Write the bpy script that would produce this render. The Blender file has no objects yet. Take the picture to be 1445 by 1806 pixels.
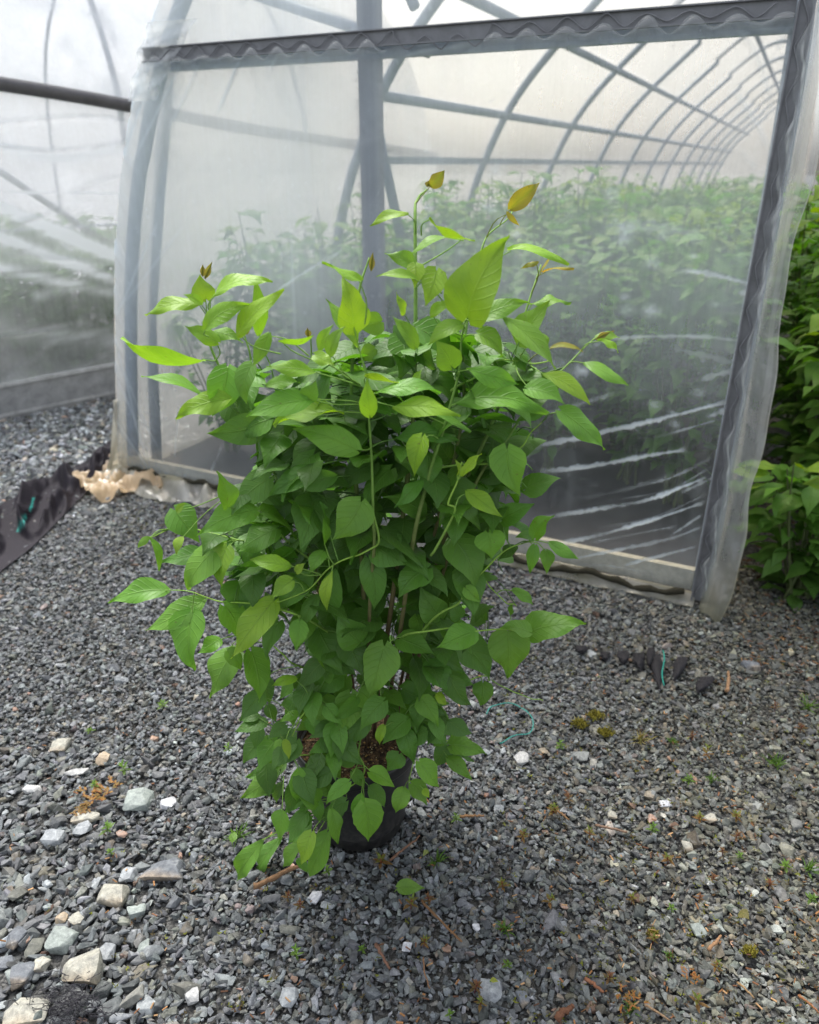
import bpy, bmesh, math, random
import numpy as np
from mathutils import Vector
sc = bpy.context.scene
COL = sc.collection
random.seed(7); RNG = np.random.default_rng(11)

# ------------------------------------------------------------------ camera, sky, sun, exposure
FPX = 1334.0; PITCH = math.atan2(613, FPX); CAMH = 1.5
cam = bpy.data.cameras.new('camera'); co = bpy.data.objects.new('camera', cam); COL.objects.link(co)
co.location = (0, 0, CAMH); co.rotation_euler = (math.pi/2 - PITCH, 0, 0)
cam.sensor_fit = 'VERTICAL'; cam.sensor_height = 32.5; cam.sensor_width = 26.0; cam.lens = 32.5*FPX/1806
cam.clip_start = 0.05; cam.clip_end = 500
cam.dof.use_dof = True; cam.dof.focus_distance = 1.5; cam.dof.aperture_fstop = 3.0
sc.camera = co

SUN_EL, SUN_AZ = math.radians(62), math.radians(-25)
w = bpy.data.worlds.new('World'); sc.world = w; w.use_nodes = True
nt = w.node_tree; nt.nodes.clear()
sky = nt.nodes.new('ShaderNodeTexSky'); sky.sky_type = 'NISHITA'; sky.sun_disc = False
sky.sun_elevation = SUN_EL; sky.sun_rotation = SUN_AZ; sky.dust_density = 4.0; sky.air_density = 1.0; sky.ozone_density = 1.0
hsv = nt.nodes.new('ShaderNodeHueSaturation'); hsv.inputs['Saturation'].default_value = 0.33
bg = nt.nodes.new('ShaderNodeBackground'); bg.inputs['Strength'].default_value = 0.15
wo = nt.nodes.new('ShaderNodeOutputWorld')
nt.links.new(sky.outputs[0], hsv.inputs['Color']); nt.links.new(hsv.outputs[0], bg.inputs[0]); nt.links.new(bg.outputs[0], wo.inputs[0])
sun = bpy.data.lights.new('sun', 'SUN'); sun.energy = 1.5; sun.angle = math.radians(25); sun.color = (1, .97, .92)
so = bpy.data.objects.new('sun', sun); COL.objects.link(so)
sd = Vector((math.sin(SUN_AZ)*math.cos(SUN_EL), math.cos(SUN_AZ)*math.cos(SUN_EL), math.sin(SUN_EL)))
so.rotation_euler = (-sd).to_track_quat('-Z', 'Y').to_euler()
sc.view_settings.view_transform = 'Standard'; sc.view_settings.look = 'None'
sc.view_settings.gamma = 1; sc.view_settings.use_curve_mapping = False
sc.view_settings.exposure = 1.25
sc.render.engine = 'CYCLES'
cy = sc.cycles
cy.use_denoising = True; cy.max_bounces = 10; cy.transparent_max_bounces = 24
cy.diffuse_bounces = 5; cy.glossy_bounces = 3; cy.transmission_bounces = 6; cy.sample_clamp_indirect = 6

# ------------------------------------------------------------------ photo geometry helpers
CF = np.array([0, math.cos(PITCH), -math.sin(PITCH)]); CU = np.array([0, math.sin(PITCH), math.cos(PITCH)])
CR = np.array([1., 0, 0]); CC = np.array([0, 0, CAMH])
def ray(x, y): return CF + CR*(x-722.5)/FPX - CU*(y-903)/FPX
def G(x, y, z=0.0):
    r = ray(x, y); return CC + r*((z-CAMH)/r[2])
def P(x, y, fy):
    r = ray(x, y); return CC + r*(fy/r[1])
def proj(X):
    d = np.asarray(X) - CC; z = d@CF
    return 722.5 + FPX*(d@CR)/z, 903 - FPX*(d@CU)/z
def pxm(pt): return ((np.asarray(pt)-CC)@CF)/FPX        # metres per photo pixel there
GA = G(212, 842); GB = G(1245, 1066); GW = float(np.linalg.norm(GB-GA))
GU = (GB-GA)/GW; GN = np.array([-GU[1], GU[0], 0.]); GZ = np.array([0, 0, 1.])
def gh(s, z, k=0.0): return GA + GU*s + GZ*z + GN*k
def wl(x, y, k=0.0):
    r = ray(x, y); t = ((GA-CC)@GN + k)/(r@GN); X = CC + r*t
    return float((X-GA)@GU), float(X[2])

def nrm(v):
    v = np.asarray(v, float); return v/(np.linalg.norm(v)+1e-9)

# ------------------------------------------------------------------ objects, names, labels
def tag(o, label=None, cat=None, group=None, kind=None):
    if label: o['label'] = label
    if cat: o['category'] = cat
    if group: o['group'] = group
    if kind: o['kind'] = kind
    return o
def empty(name, loc):
    o = bpy.data.objects.new(name, None); COL.objects.link(o); o.location = Vector(loc); o.empty_display_size = .1
    return o
def link(name, me, parent=None):
    o = bpy.data.objects.new(name, me); COL.objects.link(o)
    if parent is not None:
        o.parent = parent; o.location = -parent.location if parent.parent is None else (0, 0, 0)
    return o
class MB:
    """collects vertices, faces, per-vertex colour and uv into ONE mesh; coordinates are world"""
    def __init__(s): s.v = []; s.f = []; s.c = []; s.t = []; s.m = []; s.n = 0; s.extra = {}
    def add(s, v, f, col=(.5, .5, .5), uv=None, mat=0):
        v = np.asarray(v, float).reshape(-1, 3); k = len(v)
        s.v.append(v); s.f += [tuple(int(i)+s.n for i in q) for q in f]; s.m += [mat]*len(f)
        c = np.asarray(col, float)
        s.c.append(np.tile(c, (k, 1)) if c.ndim == 1 else c)
        s.t.append(np.zeros((k, 2)) if uv is None else np.asarray(uv, float)); s.n += k
    def tube(s, pts, r, col=(.5, .5, .5), sides=6, mat=0, cap=True):
        pts = np.asarray(pts, float); k = len(pts)
        r = np.broadcast_to(np.asarray(r, float), (k,))
        V = []; ref = None
        for i in range(k):
            t = nrm(pts[min(i+1, k-1)] - pts[max(i-1, 0)])
            if ref is None:
                ref = np.array([0, 0, 1.]) if abs(t[2]) < .8 else np.array([1., 0, 0])
            a = nrm(np.cross(t, ref)); b = np.cross(a, t); ref = b
            for j in range(sides):
                q = 2*math.pi*j/sides
                V.append(pts[i] + r[i]*(math.cos(q)*a + math.sin(q)*b))
        Fc = [(i*sides+j, i*sides+(j+1) % sides, (i+1)*sides+(j+1) % sides, (i+1)*sides+j) for i in range(k-1) for j in range(sides)]
        if cap: Fc += [tuple(range(sides))[::-1], tuple((k-1)*sides+j for j in range(sides))]
        s.add(V, Fc, col, None, mat)
    def grid(s, V, nu, nv, col=(.5, .5, .5), uv=None, mat=0):
        s.add(V, [(i*nv+j, i*nv+j+1, (i+1)*nv+j+1, (i+1)*nv+j) for i in range(nu-1) for j in range(nv-1)], col, uv, mat)
    def box(s, o, a, b, c, col=(.5, .5, .5), mat=0):
        o, a, b, c = [np.asarray(q, float) for q in (o, a, b, c)]
        V = [o, o+a, o+a+b, o+b, o+c, o+a+c, o+a+b+c, o+b+c]
        s.add(V, [(3, 2, 1, 0), (4, 5, 6, 7), (0, 1, 5, 4), (1, 2, 6, 5), (2, 3, 7, 6), (3, 0, 4, 7)], col, None, mat)
    def mesh(s, name, mats, smooth=True):
        me = bpy.data.meshes.new(name)
        me.from_pydata(np.concatenate(s.v).tolist(), [], s.f)
        if not isinstance(mats, (list, tuple)): mats = [mats]
        for m in mats: me.materials.append(m)
        a = me.attributes.new('col', 'FLOAT_COLOR', 'POINT')
        c = np.concatenate(s.c); a.data.foreach_set('color', np.concatenate([c[:, :3], np.ones((len(c), 1))], 1).ravel())
        a = me.attributes.new('luv', 'FLOAT_VECTOR', 'POINT'); t = np.concatenate(s.t)
        a.data.foreach_set('vector', np.concatenate([t, np.zeros((len(t), 1))], 1).ravel())
        for kx, arr in s.extra.items():
            a = me.attributes.new(kx, 'FLOAT', 'POINT'); a.data.foreach_set('value', np.asarray(arr, float).ravel())
        me.polygons.foreach_set('material_index', s.m)
        me.polygons.foreach_set('use_smooth', [smooth]*len(s.f))
        me.update(); return me
    def build(s, name, mats, parent=None, smooth=True): return link(name, s.mesh(name, mats, smooth), parent)

def smooth_line(pts, n):
    """Catmull-Rom through pts"""
    pts = np.asarray(pts, float)
    q = np.vstack([2*pts[0]-pts[1], pts, 2*pts[-1]-pts[-2]]); out = []
    m = len(pts)-1
    for i in range(n):
        t = i/(n-1)*m; k = min(int(t), m-1); u = t-k
        a, b, c, d = q[k], q[k+1], q[k+2], q[k+3]
        out.append(.5*((2*b)+(c-a)*u+(2*a-5*b+4*c-d)*u*u+(3*b-a-3*c+d)*u**3))
    return np.array(out)

def vnoise(p, seed=0):
    """smooth value noise for numpy points (n,3)"""
    p = np.asarray(p, float); i = np.floor(p).astype(np.int64); fr = p-i; fr = fr*fr*(3-2*fr)
    def h(a):
        x = (a[:, 0]*374761393 + a[:, 1]*668265263 + a[:, 2]*2147483647 + seed*974634777) & 0xffffffff
        x = ((x ^ (x >> 13))*1274126177) & 0xffffffff
        return ((x ^ (x >> 16)) & 0xffff)/65535.
    r = 0
    for dx in (0, 1):
        for dy in (0, 1):
            for dz in (0, 1):
                wt = (fr[:, 0] if dx else 1-fr[:, 0])*(fr[:, 1] if dy else 1-fr[:, 1])*(fr[:, 2] if dz else 1-fr[:, 2])
                r = r + wt*h(i+np.array([dx, dy, dz]))
    return r*2-1

# ------------------------------------------------------------------ materials
class NT:
    def __init__(s, name):
        s.m = bpy.data.materials.new(name); s.m.use_nodes = True; s.t = s.m.node_tree; s.t.nodes.clear()
        s.out = s.n('ShaderNodeOutputMaterial')
    def n(s, typ, **kw):
        nd = s.t.nodes.new(typ)
        for k, v in kw.items():
            if hasattr(nd, k): setattr(nd, k, v)
        return nd
    def l(s, a, b): s.t.links.new(a, b)
    def attr(s, name): return s.n('ShaderNodeAttribute', attribute_name=name)
    def math(s, op, a, b=None, clamp=False):
        nd = s.n('ShaderNodeMath', operation=op, use_clamp=clamp)
        for i, q in enumerate((a, b)):
            if q is None: continue
            if isinstance(q, (int, float)): nd.inputs[i].default_value = q
            else: s.l(q, nd.inputs[i])
        return nd.outputs[0]
    def mix(s, f, a, b, blend='MIX'):
        nd = s.n('ShaderNodeMix', data_type='RGBA', blend_type=blend)
        for i, q in ((0, f), (6, a), (7, b)):
            if isinstance(q, (int, float)): nd.inputs[i].default_value = q
            elif isinstance(q, tuple): nd.inputs[i].default_value = (*q, 1)
            else: s.l(q, nd.inputs[i])
        return nd.outputs[2]
    def noise(s, scale, detail=4, rough=.55, coord=None, dist=0.):
        nd = s.n('ShaderNodeTexNoise'); nd.inputs['Scale'].default_value = scale; nd.inputs['Detail'].default_value = detail
        nd.inputs['Roughness'].default_value = rough; nd.inputs['Distortion'].default_value = dist
        if coord is None: coord = s.coord()
        s.l(coord, nd.inputs['Vector']); return nd.outputs[0]
    def coord(s):
        if not hasattr(s, '_g'): s._g = s.n('ShaderNodeNewGeometry')
        return s._g.outputs['Position']
    def ramp(s, fac, lo, hi):
        nd = s.n('ShaderNodeMapRange'); nd.inputs[1].default_value = lo; nd.inputs[2].default_value = hi
        s.l(fac, nd.inputs[0]); return nd.outputs[0]
    def bump(s, h, strength, dist=.005):
        nd = s.n('ShaderNodeBump'); nd.inputs['Strength'].default_value = strength; nd.inputs['Distance'].default_value = dist
        s.l(h, nd.inputs['Height']); return nd.outputs[0]
    def bsdf(s, col=None, rough=.6, spec=.5, normal=None, metal=0.):
        b = s.n('ShaderNodeBsdfPrincipled'); b.inputs['Roughness'].default_value = rough if isinstance(rough, (int, float)) else .5
        if not isinstance(rough, (int, float)): s.l(rough, b.inputs['Roughness'])
        b.inputs['Specular IOR Level'].default_value = spec; b.inputs['Metallic'].default_value = metal
        if isinstance(col, tuple): b.inputs['Base Color'].default_value = (*col, 1)
        elif col is not None: s.l(col, b.inputs['Base Color'])
        if normal is not None: s.l(normal, b.inputs['Normal'])
        return b.outputs[0]
    def sh(s, f, a, b):
        nd = s.n('ShaderNodeMixShader')
        if isinstance(f, (int, float)): nd.inputs[0].default_value = f
        else: s.l(f, nd.inputs[0])
        s.l(a, nd.inputs[1]); s.l(b, nd.inputs[2]); return nd.outputs[0]
    def done(s, surf): s.l(surf, s.out.inputs['Surface']); return s.m

def mat_leaf():
    t = NT('leaf'); at = t.attr('col'); uv = t.attr('luv')
    sp = t.n('ShaderNodeSeparateXYZ'); t.l(uv.outputs['Vector'], sp.inputs[0]); u, v = sp.outputs[0], sp.outputs[1]
    au = t.math('ABSOLUTE', u)
    mid = t.math('SUBTRACT', 1, t.ramp(au, .015, .06), True)
    q = t.math('MULTIPLY', t.math('SUBTRACT', v, t.math('MULTIPLY', au, .26)), 7.5)
    fr = t.math('ABSOLUTE', t.math('SUBTRACT', t.math('FRACT', q), .5))
    lat = t.math('SUBTRACT', 1, t.ramp(fr, .02, .11), True)
    vein = t.math('MAXIMUM', mid, t.math('MULTIPLY', lat, .38))
    n1 = t.noise(26, 3); n2 = t.noise(240, 2)
    c = t.mix(t.ramp(n1, .3, .7), t.mix(1, at.outputs['Color'], (.82, .86, .9), 'MULTIPLY'), t.mix(1, at.outputs['Color'], (1.16, 1.1, 1.0), 'MULTIPLY'))
    c = t.mix(t.math('MULTIPLY', vein, .24), c, (.24, .42, .08))
    geo = t.n('ShaderNodeNewGeometry')
    c = t.mix(t.math('MULTIPLY', t.ramp(t.noise(130, 2, .5), .70, .74), .55), c, (.13, .10, .03))
    c = t.mix(t.math('MULTIPLY', geo.outputs['Backfacing'], .3), c, (.16, .29, .07))
    h = t.math('ADD', t.math('MULTIPLY', vein, -1.0), t.math('MULTIPLY', n2, .25))
    b = t.bsdf(c, .43, .33, t.bump(h, .7, .002))
    tr = t.n('ShaderNodeBsdfTranslucent'); t.l(t.mix(1, c, (1.5, 1.45, .55), 'MULTIPLY'), tr.inputs[0])
    return t.done(t.sh(.36, b, tr.outputs[0]))
def mat_attr(name, rough=.7, spec=.3, nscale=60, bump=.3, dist=.002, vary=.35):
    t = NT(name); at = t.attr('col'); n1 = t.noise(nscale, 5, .65); n2 = t.noise(nscale*5, 3, .6)
    c = t.mix(t.ramp(n1, .25, .75), t.mix(1, at.outputs['Color'], (1-vary,)*3, 'MULTIPLY'), t.mix(1, at.outputs['Color'], (1+vary,)*3, 'MULTIPLY'))
    h = t.math('ADD', n1, t.math('MULTIPLY', n2, .5))
    return t.done(t.bsdf(c, rough, spec, t.bump(h, bump, dist)))
def mat_stone():
    t = NT('stone'); at = t.attr('col'); n1 = t.noise(90, 5, .7); n2 = t.noise(700, 3, .7); n3 = t.noise(35, 3, .6, dist=1.5)
    c = t.mix(t.ramp(n1, .3, .72), t.mix(1, at.outputs['Color'], (.58, .59, .61), 'MULTIPLY'), t.mix(1, at.outputs['Color'], (1.5, 1.5, 1.47), 'MULTIPLY'))
    c = t.mix(t.math('MULTIPLY', t.ramp(n3, .58, .68), .34), c, (.33, .34, .33))
    c = t.mix(t.ramp(n2, .3, .7), t.mix(1, c, (.78, .78, .8), 'MULTIPLY'), t.mix(1, c, (1.2, 1.2, 1.2), 'MULTIPLY'))
    h = t.math('ADD', n1, t.math('MULTIPLY', n2, .4))
    return t.done(t.bsdf(c, .62, .35, t.bump(h, .6, .003)))
def mat_ground():
    t = NT('gravel_bed')
    v = t.n('ShaderNodeTexVoronoi'); v.inputs['Scale'].default_value = 130; t.l(t.coord(), v.inputs['Vector'])
    v2 = t.n('ShaderNodeTexVoronoi'); v2.inputs['Scale'].default_value = 48; t.l(t.coord(), v2.inputs['Vector'])
    bw = t.n('ShaderNodeRGBToBW'); t.l(v.outputs['Color'], bw.inputs[0])
    c = t.mix(t.ramp(bw.outputs[0], .2, .85), (.04, .041, .040), (.15, .15, .145))
    n = t.noise(1.3, 4); c = t.mix(t.math('MULTIPLY', t.ramp(n, .45, .7), .5), c, (.05, .042, .028))
    h = t.math('ADD', t.math('MULTIPLY', v.outputs['Distance'], -1.), t.math('MULTIPLY', v2.outputs['Distance'], -1.))
    return t.done(t.bsdf(c, .85, .25, t.bump(h, 1., .008)))
def mat_film(name, base_haze=.5, col=(.80, .80, .79), gloss_rough=.16, gloss=1.0, cloud=.25, tint=(.97, .985, 1.)):
    """clear-ish polythene: part of the light passes straight through, part is scattered, a little is mirrored"""
    t = NT(name); at = t.attr('haze'); st = t.attr('stain')
    n1 = t.noise(2.2, 4, .6); n2 = t.noise(11, 5, .65, dist=.8); n3 = t.noise(150, 2, .5)
    hz = t.math('ADD', t.math('ADD', base_haze, at.outputs['Fac']), t.math('MULTIPLY', t.math('SUBTRACT', n1, .5), cloud))
    hz = t.math('ADD', hz, t.math('MULTIPLY', t.math('SUBTRACT', n2, .5), cloud*.75))
    hz = t.math('ADD', hz, t.math('MULTIPLY', t.ramp(n3, .6, .75), .035))
    mp = t.n('ShaderNodeMapping'); mp.inputs['Scale'].default_value = (45, 45, 1.3); t.l(t.coord(), mp.inputs['Vector'])
    hz = t.math('ADD', hz, t.math('MULTIPLY', t.math('SUBTRACT', t.noise(1., 3, .6, mp.outputs[0]), .5), .14))
    vo = t.n('ShaderNodeTexVoronoi'); vo.inputs['Scale'].default_value = 22; t.l(t.coord(), vo.inputs['Vector'])
    spot = t.math('MULTIPLY', t.math('SUBTRACT', 1, t.ramp(vo.outputs['Distance'], .1, .28), True), t.ramp(n2, .5, .62), True)
    hz = t.math('ADD', hz, t.math('MULTIPLY', spot, .10))
    hz = t.math('MINIMUM', t.math('MAXIMUM', hz, .06), .97)
    c = t.mix(st.outputs['Fac'], col, (.27, .24, .10))
    d = t.n('ShaderNodeBsdfDiffuse'); t.l(c, d.inputs[0])
    tl = t.n('ShaderNodeBsdfTranslucent'); t.l(c, tl.inputs[0])
    tp = t.n('ShaderNodeBsdfTransparent'); tp.inputs[0].default_value = (*tint, 1)
    body = t.sh(hz, tp.outputs[0], t.sh(.5, d.outputs[0], tl.outputs[0]))
    g = t.n('ShaderNodeBsdfGlossy'); g.inputs['Roughness'].default_value = gloss_rough
    bm = t.bump(t.noise(9, 4, .6), .25, .01); t.l(bm, g.inputs['Normal'])
    fz = t.n('ShaderNodeFresnel'); t.l(t.math('ADD', 1.5, t.math('MULTIPLY', t._g.outputs['Backfacing'], 1/1.5-1.5)), fz.inputs['IOR'])
    return t.done(t.sh(t.math('MULTIPLY', fz.outputs[0], gloss), body, g.outputs[0]))
def mat_metal(name, col, rough=.45, metal=.6):
    t = NT(name); n1 = t.noise(14, 5, .65, dist=.5); n2 = t.noise(160, 3)
    c = t.mix(t.ramp(n1, .3, .75), tuple(q*.72 for q in col), tuple(min(1, q*1.2) for q in col))
    return t.done(t.bsdf(c, t.math('ADD', rough-.12, t.math('MULTIPLY', n1, .3)), .5, t.bump(n2, .15, .001), metal))
def mat_fabric(name, col, scale=420):
    t = NT(name); tc = t.coord()
    wv = t.n('ShaderNodeTexWave'); wv.inputs['Scale'].default_value = scale/6; t.l(tc, wv.inputs['Vector'])
    n1 = t.noise(8, 5, .65); at = t.attr('col')
    c = t.mix(t.ramp(n1, .25, .8), t.mix(1, at.outputs['Color'], (.8, .8, .8), 'MULTIPLY'), t.mix(1, at.outputs['Color'], (1.2, 1.2, 1.22), 'MULTIPLY'))
    return t.done(t.bsdf(c, .6, .2, t.bump(t.math('ADD', wv.outputs['Fac'], t.math('MULTIPLY', n1, 2.)), .5, .002)))
def mat_soil():
    t = NT('potting_soil'); v = t.n('ShaderNodeTexVoronoi'); v.inputs['Scale'].default_value = 150; t.l(t.coord(), v.inputs['Vector'])
    bw = t.n('ShaderNodeRGBToBW'); t.l(v.outputs['Color'], bw.inputs[0])
    c = t.mix(t.ramp(bw.outputs[0], .3, .9), (.03, .02, .012), (.13, .08, .04))
    return t.done(t.bsdf(c, .9, .2, t.bump(v.outputs['Distance'], 1., .006)))
def mat_pot():
    t = NT('pot_plastic'); n1 = t.noise(18, 5, .7, dist=1.); n2 = t.noise(90, 4, .7)
    sx = t.n('ShaderNodeSeparateXYZ'); t.l(t.coord(), sx.inputs[0])
    low = t.math('SUBTRACT', 1, t.ramp(sx.outputs[2], .0, .13), True)
    dust = t.math('MULTIPLY', t.ramp(n2, .45, .75), t.math('ADD', .12, t.math('MULTIPLY', low, .5)), True)
    c = t.mix(dust, t.mix(t.ramp(n1, .3, .7), (.012, .012, .013), (.03, .03, .031)), (.13, .12, .10))
    return t.done(t.bsdf(c, t.math('ADD', .38, t.math('MULTIPLY', dust, .4)), .4, t.bump(n2, .1, .001)))
M = dict(leaf=mat_leaf(), stem=mat_attr('stem_bark', .65, .3, 80, .35, .001, .25), stone=mat_stone(), ground=mat_ground(),
         film=mat_film('greenhouse_film', .08, (.72, .83, .93), .13, 1.3, .16), film_far=mat_film('side_film', .40, (.92, .95, 1.0), .2, 1.0, .35, (.93, .92, .91)),
         film_roof=mat_film('roof_film', .34, (.90, .85, .77), .2, .5, .15, (.94, .86, .76)), film_thick=mat_film('flap_film', .30, (.80, .83, .83), .25, 1.0, .25),
         film_skirt=mat_film('skirt_film', .80, (.74, .74, .70), .22, 1.2, .25),
         galv=mat_metal('galvanised_pipe', (.27, .32, .39), .5, .4), dark=mat_metal('dark_channel', (.22, .225, .24), .45, .3),
         board=mat_metal('grey_board', (.40, .41, .425), .42, .25), post=mat_metal('dull_post', (.19, .19, .205), .6, .2), alu=mat_metal('bright_strip', (.62, .63, .64), .35, .3), pipe_dark=mat_metal('roll_bar_grey', (.10, .10, .11), .55, .2),
         fabric=mat_fabric('landscape_fabric', (.03, .03, .035)), soil=mat_soil(), pot=mat_pot(),
         wood=mat_attr('dead_wood', .85, .2, 120, .6, .002, .4), twine=mat_attr('twine', .6, .3, 300, .3, .001, .2),
         moss=mat_attr('moss', .9, .1, 200, .6, .003, .4), paleboard=mat_attr('weathered_board', .8, .2, 30, .4, .002, .3))

# ------------------------------------------------------------------ ground
g = MB(); g.box((-60, -15, -.25), (120, 0, 0), (0, 150, 0), (0, 0, .242))
tag(g.build('ground', M['ground'], smooth=False), 'wide bed of grey crushed stone under the gravel', 'ground', kind='structure')
fl = MB(); Z0 = -.004
fl.add([gh(.03, Z0, .03), gh(GW-.05, Z0, .03), gh(GW-.05, Z0, 16), gh(.03, Z0, 16)], [(0, 1, 2, 3)], (.055, .055, .06))
tag(fl.build('greenhouse_floor', M['fabric'], smooth=False), 'dark woven ground cloth covering the greenhouse floor', 'floor', kind='structure')

def rock_hull(rng, npt=13, dims=(1, .78, .55), cut=.25):
    p = rng.normal(size=(npt, 3)); p /= np.linalg.norm(p, axis=1)[:, None]
    p = np.sign(p)*np.abs(p)**(1-cut); p *= rng.uniform(.78, 1.12, (npt, 1))*np.array(dims)
    bm = bmesh.new()
    for q in p: bm.verts.new(q)
    r = bmesh.ops.convex_hull(bm, input=bm.verts)
    bmesh.ops.delete(bm, geom=list({e for e in r['geom_interior'] + r['geom_unused'] if isinstance(e, bmesh.types.BMVert)}), context='VERTS')
    return bm
def bm_arrays(bm):
    bmesh.ops.triangulate(bm, faces=bm.faces); bm.verts.index_update()
    v = np.array([x.co[:] for x in bm.verts]); fa = np.array([[a.index for a in q.verts] for q in bm.faces]); bm.free(); return v, fa

def pebble_zone(X, Y):
    """typical half length of a pebble there, and how warm or pale the gravel is"""
    s = np.full_like(X, .0067)
    px = 722.5+FPX*X/(Y*CF[1]+CAMH*math.sin(PITCH))
    left = np.clip((420-px)/330, 0, 1); near = np.clip((1.75-Y)/.75, 0, 1)
    s = s*(1+.75*left*near) + .0006*near+.0022*left*near
    far = np.clip((Y-3.1)/.9, 0, 1)*np.clip((-1.0-X)/.5, 0, 1)
    s = s*(1+1.2*far)
    s = s*(1+.35*np.clip((Y-1.9)/1.5, 0, 1)*np.clip((px-300)/500, 0, 1))
    right = np.clip((px-850)/450, 0, 1)
    return s, far, right, px
def build_gravel():
    rng = np.random.default_rng(5)
    N = 480000
    X = rng.uniform(-3.6, 2.4, N); Y = rng.uniform(.62, 6.6, N)
    s, far, right, px = pebble_zone(X, Y)
    keep = (px > -170) & (px < 1610)
    rel = np.stack([X-GA[0], Y-GA[1]], 1); k = rel@GN[:2]; a = rel@GU[:2]
    keep &= ~((k > -.012) & (a > -.02) & (a < GW+.05)) & (k < 3.2)
    d2 = nrm(G(200, 702)-G(0, 745)); n2 = np.array([-d2[1], d2[0]]); q0 = G(0, 745)
    keep &= ((X-q0[0])*n2[0]+(Y-q0[1])*n2[1]) < .05
    keep &= ~((a > GW+.02) & (k > .4))
    keep &= ((X+.125)**2+(Y-1.41)**2) > .105**2
    keep &= rng.uniform(size=N) < np.minimum(1, 1.25*(.0067/s)**2)
    X, Y, s, far, right, px = [q[keep] for q in (X, Y, s, far, right, px)]; n = len(X)
    print('gravel', n)
    size = s*np.exp(rng.normal(0, .38, n)); size = np.clip(size, .0035, .032)
    z = rng.uniform(-.006, .004, n) + size*.22
    yaw = rng.uniform(0, 2*math.pi, n); t1 = rng.normal(0, .35, n); t2 = rng.normal(0, .35, n)
    cyw, syw, c1, s1, c2, s2 = np.cos(yaw), np.sin(yaw), np.cos(t1), np.sin(t1), np.cos(t2), np.sin(t2)
    Rm = np.empty((n, 3, 3))
    Rm[:, 0, 0] = cyw*c2; Rm[:, 0, 1] = cyw*s2*s1-syw*c1; Rm[:, 0, 2] = cyw*s2*c1+syw*s1
    Rm[:, 1, 0] = syw*c2; Rm[:, 1, 1] = syw*s2*s1+cyw*c1; Rm[:, 1, 2] = syw*s2*c1-cyw*s1
    Rm[:, 2, 0] = -s2; Rm[:, 2, 1] = c2*s1; Rm[:, 2, 2] = c2*c1
    Rm *= (size[:, None, None]*np.stack([rng.uniform(.85, 1.25, n), rng.uniform(.75, 1.05, n), rng.uniform(.7, 1.1, n)], 1)[:, None, :])
    lum = np.clip(.118*np.exp(rng.normal(0, .36, n)), .035, .32)
    pale = rng.uniform(size=n) < (.009+.22*far); lum = np.where(pale, rng.uniform(.22, .44, n), lum)
    lum = lum*(1+.5*far)
    tint = np.tile(np.array([.945, 1.005, 1.04]), (n, 1)); r = rng.uniform(size=n)
    tint[r < .16+.25*right] = (1.02, 1.02, .90); tint[r < .035+.05*right] = (1.12, 1.0, .80)
    tint[(r > .978)] = (1.18, .98, .92); tint[(r > .993)] = (1.45, .92, .68)
    tint[(r > .9) & (r < .955)] = (.93, 1.03, .97)
    tint = tint*(1-right[:, None]*(1-np.array([1.02, 1.0, .88]))); cols = np.clip(lum[:, None]*tint*rng.uniform(.96, 1.04, (n, 3)), .015, .7)
    protos = []
    for i in range(26):
        dims = (1, rng.uniform(.62, .9), rng.uniform(.38, .66))
        bm = rock_hull(rng, int(rng.integers(11, 16)), dims, .3)
        lo = bm_arrays(bm.copy())
        bmesh.ops.bevel(bm, geom=list(bm.edges), offset=.09, segments=1, profile=.5, affect='EDGES', clamp_overlap=True)
        protos.append((lo, bm_arrays(bm)))
    Vs, Fs, Cs = [], [], []; off = 0
    which = rng.integers(0, 26, n); hi = size/(Y*CF[1]+CAMH*math.sin(PITCH)) > .0098
    for i in range(26):
        for lod in (0, 1):
            idx = np.nonzero((which == i) & (hi == bool(lod)))[0]
            if not len(idx): continue
            v, fa = protos[i][lod]
            W = np.einsum('nij,vj->nvi', Rm[idx], v) + np.stack([X[idx], Y[idx], z[idx]], 1)[:, None, :]
            Vs.append(W.reshape(-1, 3)); m = len(v)
            Fs.append((fa[None] + (np.arange(len(idx))*m)[:, None, None] + off).reshape(-1, 3))
            Cs.append(np.repeat(cols[idx], m, 0)); off += m*len(idx)
    V = np.concatenate(Vs); Fc = np.concatenate(Fs); Ca = np.concatenate(Cs); print('gravel tris', len(Fc))
    me = bpy.data.meshes.new('gravel'); me.vertices.add(len(V)); me.vertices.foreach_set('co', V.astype(np.float32).ravel())
    me.loops.add(len(Fc)*3); me.loops.foreach_set('vertex_index', Fc.astype(np.int32).ravel())
    me.polygons.add(len(Fc)); me.polygons.foreach_set('loop_start', np.arange(0, len(Fc)*3, 3, dtype=np.int32))
    me.polygons.foreach_set('use_smooth', np.zeros(len(Fc), dtype=bool))
    a = me.attributes.new('col', 'FLOAT_COLOR', 'POINT'); a.data.foreach_set('color', np.concatenate([Ca, np.ones((len(Ca), 1))], 1).astype(np.float32).ravel())
    me.materials.append(M['stone']); me.update(calc_edges=True)
    o = link('gravel', me); tag(o, 'loose grey crushed gravel covering the yard', 'gravel', kind='stuff')
build_gravel()

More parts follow.
